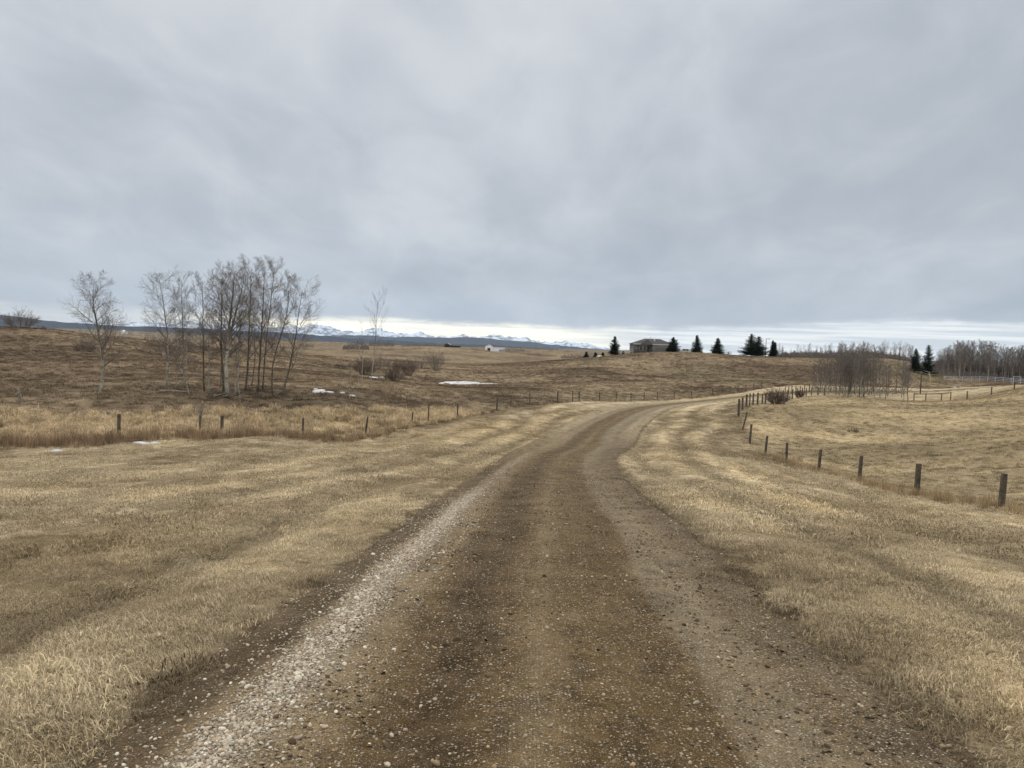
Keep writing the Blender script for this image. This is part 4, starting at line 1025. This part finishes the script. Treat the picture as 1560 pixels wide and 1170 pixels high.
# ------------------------------------------------------------------ buildings
def window(root, x0, x1, z0, z1, y, mat='trim_white'):
    f = MB(); t = .09
    f.box(x0 - t, x1 + t, y - .06, y - .002, z1, z1 + t).box(x0 - t, x1 + t, y - .06, y - .002, z0 - t, z0).box(x0 - t, x0, y - .06, y - .002, z0, z1).box(x1, x1 + t, y - .06, y - .002, z0, z1)
    fo = f.build('window', mat, root); MB().box(x0, x1, y - .03, y - .004, z0, z1).build('pane', 'window_glass', fo)
def house():
    Y = 240; loc = gp(1000, Y, -.3); root = empty('house', loc)
    u = Y / F                                       # metres per photo pixel
    def X(px): return (px - 1000) * u
    b = -.35; e = 2.9                               # eaves height
    MB().box(X(965.5), X(1026), 0, 9, -.8, e).build('wall', 'siding', root)
    MB().box(X(993), X(1018), -.55, -.003, -.8, e - .15).build('garage_front', 'pale_siding', root)
    # hip roof
    r = MB(); x0, x1, y0, y1 = X(963.5), X(1028), -.7, 9.6; zt = 4.65; rx0, rx1 = X(985), X(1009); ym = 4.4; th = .16
    A, B, C_, D = (x0, y0, e), (x1, y0, e), (x1, y1, e), (x0, y1, e); E, G_ = (rx0, ym, zt), (rx1, ym, zt)
    r.poly(A, B, G_, E); r.poly(B, C_, G_); r.poly(C_, D, E, G_); r.poly(D, A, E); r.poly(D, C_, B, A)
    ro = r.build('roof', 'shingles', root)
    MB().box(x0, x1, y0 - .05, y0, e - .2, e + .02).build('fascia', 'trim_white', ro)
    MB().tube([(X(993), 3, 4.0), (X(993), 3, 5.2)], [.08, .08], 6).build('vent_pipe', 'white_rail', ro)
    MB().box(X(997.5), X(999), 2, 2.5, 3.6, 4.6).build('chimney', 'trim_white', ro)
    # cross gable over the entrance
    g = MB(); gx0, gx1 = X(975), X(993); gz = 4.15
    g.prism([(gx0, e + .02), (gx1, e + .02), ((gx0 + gx1) / 2, gz)], -1.2, 3.2); g.build('gable', 'shingles', root)
    MB().prism([(gx0 + .35, e + .04), (gx1 - .35, e + .04), ((gx0 + gx1) / 2, gz - .22)], -1.24, -1.203).build('gable_face', 'siding', root)
    for a_, b_ in ((967.5, 969.5), (974.5, 978), (980, 984)): window(root, X(a_), X(b_), .9, 2.3, 0)
    d = MB().box(X(986), X(989), -.06, -.003, -.1, 2.1).build('door', 'dark_opening', root)
    # garage door on the right half
    MB().box(X(997), X(1014), -.60, -.553, -.5, 1.9).build('garage_door', 'siding', root)
    # deck
    dk = MB().box(X(961), X(993), -2.6, -.005, -.05, .12).build('deck', 'dark_wood', root)
    rl = MB()
    for i in range(34): xx = X(961) + i * (X(993) - X(961)) / 33; rl.box(xx - .05, xx + .05, -2.62, -2.54, .12, 1.05)
    rl.box(X(961), X(993), -2.64, -2.5, 1.05, 1.13); rl.build('railing', 'dark_wood', dk)
    sk = MB().box(X(962), X(992.5), -2.5, -.01, -1.2, -.052).build('deck_skirt', 'dark_wood', dk)
    # carport at the right end
    cp = MB().box(X(1028.2), X(1038.5), .5, 6, 2.35, 2.5).build('carport_roof', 'grey_roof', root)
    for xx in (1034.5, 1036.5): MB().box(X(xx) - .07, X(xx) + .07, .6, .74, -.8, 2.348).build('carport_post', 'trim_white', root)
    MB().box(X(1028.2), X(1033), 3, 6, -.8, 2.348).build('shed_wall', 'pale_siding', root)
    tag(root, 'grey bungalow with dark hipped roof and wooden deck on the hill', 'house')
house()
def car():
    loc = gp(1046, 244, -.05); root = empty('parked_car', loc)
    b = MB(); prof = [(-2.3, .45), (2.25, .45), (2.3, .95), (1.55, 1.08), (.95, 1.62), (-1.55, 1.66), (-2.2, 1.1)]
    b.prism(prof, -.85, .85); body = b.build('body', 'car_paint', root)
    for x0, x1 in ((-1.5, -.55), (-.45, .35)): MB().prism([(x0, 1.08), (x1, 1.08), (x1 - .02, 1.52), (x0 + .1, 1.53)], -.87, -.852).build('window', 'window_glass', body)
    for x in (-1.45, 1.4):
        for y in (-.75, .75):
            MB().tube([(x, y - .12, .36), (x, y, .36), (x, y + .12, .36)], [.35, .36, .35], 14).build('wheel', 'tyre', root)
    tag(root, 'white car parked between the house and the tall narrow spruce', 'car')
car()
loc = gp(1055.5, 243, -.05); tr_ = empty('utility_trailer', loc)
MB().prism([(-1.1, .5), (1.1, .5), (1.1, 1.25), (.6, 1.4), (-1.0, 1.4)], -.7, .7).build('box', 'trim_white', tr_)
for y in (-.75, .75): MB().tube([(0, y - .08, .34), (0, y, .34), (0, y + .08, .34)], [.33, .34, .33], 12).build('wheel', 'tyre', tr_)
tag(tr_, 'pale small trailer just left of the tall narrow spruce', 'trailer')
def barn(px0, px1, Y, hpx, label, wall='white_metal', roof='white_metal', gable_px=9, name='barn', opening=True):
    c = (px0 + px1) / 2; loc = gp(c, Y); u = Y / F
    root = empty(name, loc); w = (px1 - px0) * u; h = hpx * u; g = gable_px * u; x0 = -w / 2
    MB().prism([(x0, -1.5), (x0 + g, -1.5), (x0 + g, h * .74), (x0 + g / 2, h), (x0, h * .74)], 0, 12).build('gable_end', wall, root)
    MB().box(x0 + g + .01, x0 + w, 4, 12, -1.5, h * .58).build('wall', wall, root)
    MB().prism([(x0 + g + .35, h * .58), (x0 + w + .3, h * .58), (x0 + w + .3, h * .64), (x0 + g + .35, h * .64)], 3.7, 12.3).build('roof', roof, root)
    r = MB(); gx0, gx1 = x0 - .3, x0 + g + .3; r.poly((gx0, -.3, h * .72), ((gx0 + gx1) / 2, -.3, h + .1), ((gx0 + gx1) / 2, 12.3, h + .1), (gx0, 12.3, h * .72)); r.poly((gx1, -.3, h * .72), (gx1, 12.3, h * .72), ((gx0 + gx1) / 2, 12.3, h + .1), ((gx0 + gx1) / 2, -.3, h + .1)); r.build('gable_roof', roof, root)
    if opening: MB().box(x0 + g * .3, x0 + g * .72, -.06, -.01, -.5, h * .5).build('door', 'dark_opening', root)
    return tag(root, label, 'barn')
barn(739, 769, 900, 11, 'white farm barn with a dark doorway and long low wing', gable_px=11)
barn(677, 700, 560, 7, 'low dark farm building on the far ridge left of the white barn', 'dark_siding', 'grey_roof', 8)
barn(914, 929, 300, 6, 'small pale far house beside the leftmost ridge spruce', 'trim_white', 'grey_roof', 7, 'farmhouse', False)
barn(184, 192, 2300, 6, 'tiny white tower building on the far left plain', 'white_metal', 'white_metal', 4, 'farm_building', False)

# ------------------------------------------------------------------ snow, log, stump
def patch(name, mat, spots, label, Yref, cat, th=.03, n=40, seed=0, kind=None):
    """flat ragged patch lying on the land; spots: (px,py,rx_px,ry_m)"""
    V = []; Fc = []
    for k, (px, Y, rx, ry) in enumerate(spots):
        x0 = gpx(px, Y); rxm = rx / F * Y * .88; ry *= .9; a = np.linspace(0, 2 * np.pi, n, endpoint=False)
        rad = .6 + .8 * fbm(np.cos(a) * 1.7 + 10 + k, np.sin(a) * 1.7 + seed, 200 + seed + k, 3, .7)
        base = len(V)
        rings = [1.0, .9, .55, .2]
        for ri, q in enumerate(rings):
            x = x0 + np.cos(a) * rad * rxm * q; y = Y + np.sin(a) * rad * ry * q; z = H(x, y) + (th if ri else -.06) + (.02 * ri)
            V += list(zip(x, y, z))
        for ri in range(3):
            for i in range(n): j = (i + 1) % n; Fc.append((base + ri*n + i, base + ri*n + j, base + (ri+1)*n + j, base + (ri+1)*n + i))
        V.append((x0, Y, Hp(x0, Y) + th + .06)); c = len(V) - 1
        for i in range(n): Fc.append((base + 3*n + i, base + 3*n + (i + 1) % n, c))
    mb = MB(); mb.v = V; mb.f = Fc; o = mb.build(name, mat, None, True)
    return tag(o, label, cat, 'melting snow patches', kind)
patch('snow_patch', 'snow', [(700,135,34,8.5),(736,131,24,2)], 'long white snow covered slough in the middle pasture', 134, 'snow', .10, seed=1)
patch('snow_patch', 'snow', [(486,66,9,1.3),(500,65,11,.7),(481,67.4,4,.5)], 'bright melting snow strip right of the grove', 65, 'snow', .08, seed=2)
patch('snow_patch', 'snow', [(522,66,4,.35)], 'tiny snow scrap in the middle of the strips', 66, 'snow', .06, seed=3)
patch('snow_patch', 'snow', [(537,64,6,.4)], 'small snow scrap at the right end of the strips', 66, 'snow', .06, seed=4)
patch('snow_patch', 'snow', [(569,128,8,2.0),(582,134,4,1.2)], 'small snow drift among the dark willows', 130, 'snow', .12, seed=5)
patch('snow_patch', 'snow', [(87,34.0,11,.22)], 'thin white snow scrap at the foot of the weeds, far left', 34, 'snow', .05, seed=6)
patch('snow_patch', 'snow', [(215,37.0,16,.25),(236,37.4,10,.2)], 'thin snow strip below the leftmost fence post', 37, 'snow', .05, seed=7)
patch('snow_patch', 'snow', [(1196,84,4,.5)], 'small scrap of white debris at the foot of the willow bush', 84, 'snow', .08, seed=8)  # white debris, modelled and grouped as a snow patch
patch('snow_patch', 'snow', [(1459,165,9,2.5)], 'white snow patch by the gravel lot at the far right', 165, 'snow', .10, seed=9)
l0 = gp(243, 57.2, .12); l1 = gp(287, 57.0, .14)
mb = MB(); mb.tube([(0, 0, 0), ((l1[0] - l0[0]) * .5, .1, .04), (l1[0] - l0[0], l1[1] - l0[1], l1[2] - l0[2])], [.10, .085, .05], 7); lo = mb.build('fallen_log', 'pale_post_wood', loc=l0); tag(lo, 'long grey fallen log lying left of the grove', 'log')
def stump(px, Y, h, lx, lab, seed):
    rr = random.Random(seed); mb = MB(); mb.tube([(0, 0, -.2), (lx * .4, 0, h * .5), (lx, .1, h)], [.13, .1, .07], 7)
    for k in range(5):
        z = h * rr.uniform(.4, .95); a = rr.uniform(0, 6.28); mb.tube([(lx * z / h, 0, z), (lx * z / h + math.cos(a) * .35, math.sin(a) * .35, z + rr.uniform(-.1, .4))], [.035, .01], 4)
    o = mb.build('dead_stump', 'pale_post_wood', loc=gp(px, Y)); tag(o, lab, 'stump')
stump(33, 50, .95, -.3, 'leaning grey dead stump at the far left pasture', 1)
stump(304, 46, 1.5, .12, 'broken whitish dead stem among the tall grass below the grove', 2)
mb = MB(); rr = random.Random(5)
for k in range(9):
    a = rr.uniform(-.5, .5); L = rr.uniform(.8, 2.2); x = rr.uniform(-1, 1); mb.tube([(x, rr.uniform(-.4, .4), .08 + .05 * k * .3), (x + L * math.cos(a), L * math.sin(a), .12 + rr.uniform(0, .5))], [.05, .02], 4)
tag(mb.build('branch_pile', 'dark_bark', loc=gp(328, 55.5)), 'dark fallen branches heaped at the foot of the thick trunk', 'branches')

# ------------------------------------------------------------------ haze
m = bpy.data.materials.new('haze'); m.use_nodes = True; t = m.node_tree; t.nodes.clear()
pv = N(t, 'ShaderNodeVolumePrincipled'); pv.inputs['Color'].default_value = (.66, .80, 1, 1); pv.inputs['Density'].default_value = 0.5 / 26000; pv.inputs['Anisotropy'].default_value = 0.0
oo = N(t, 'ShaderNodeOutputMaterial'); t.links.new(pv.outputs[0], oo.inputs['Volume']); M['haze'] = m
hz = MB().box(-30500, 30500, -30500, 30500, -600, 1600).build('haze', 'haze'); tag(hz, kind='stuff')
print('faces', sum(len(o.data.polygons) for o in bpy.data.objects if o.type == 'MESH'))
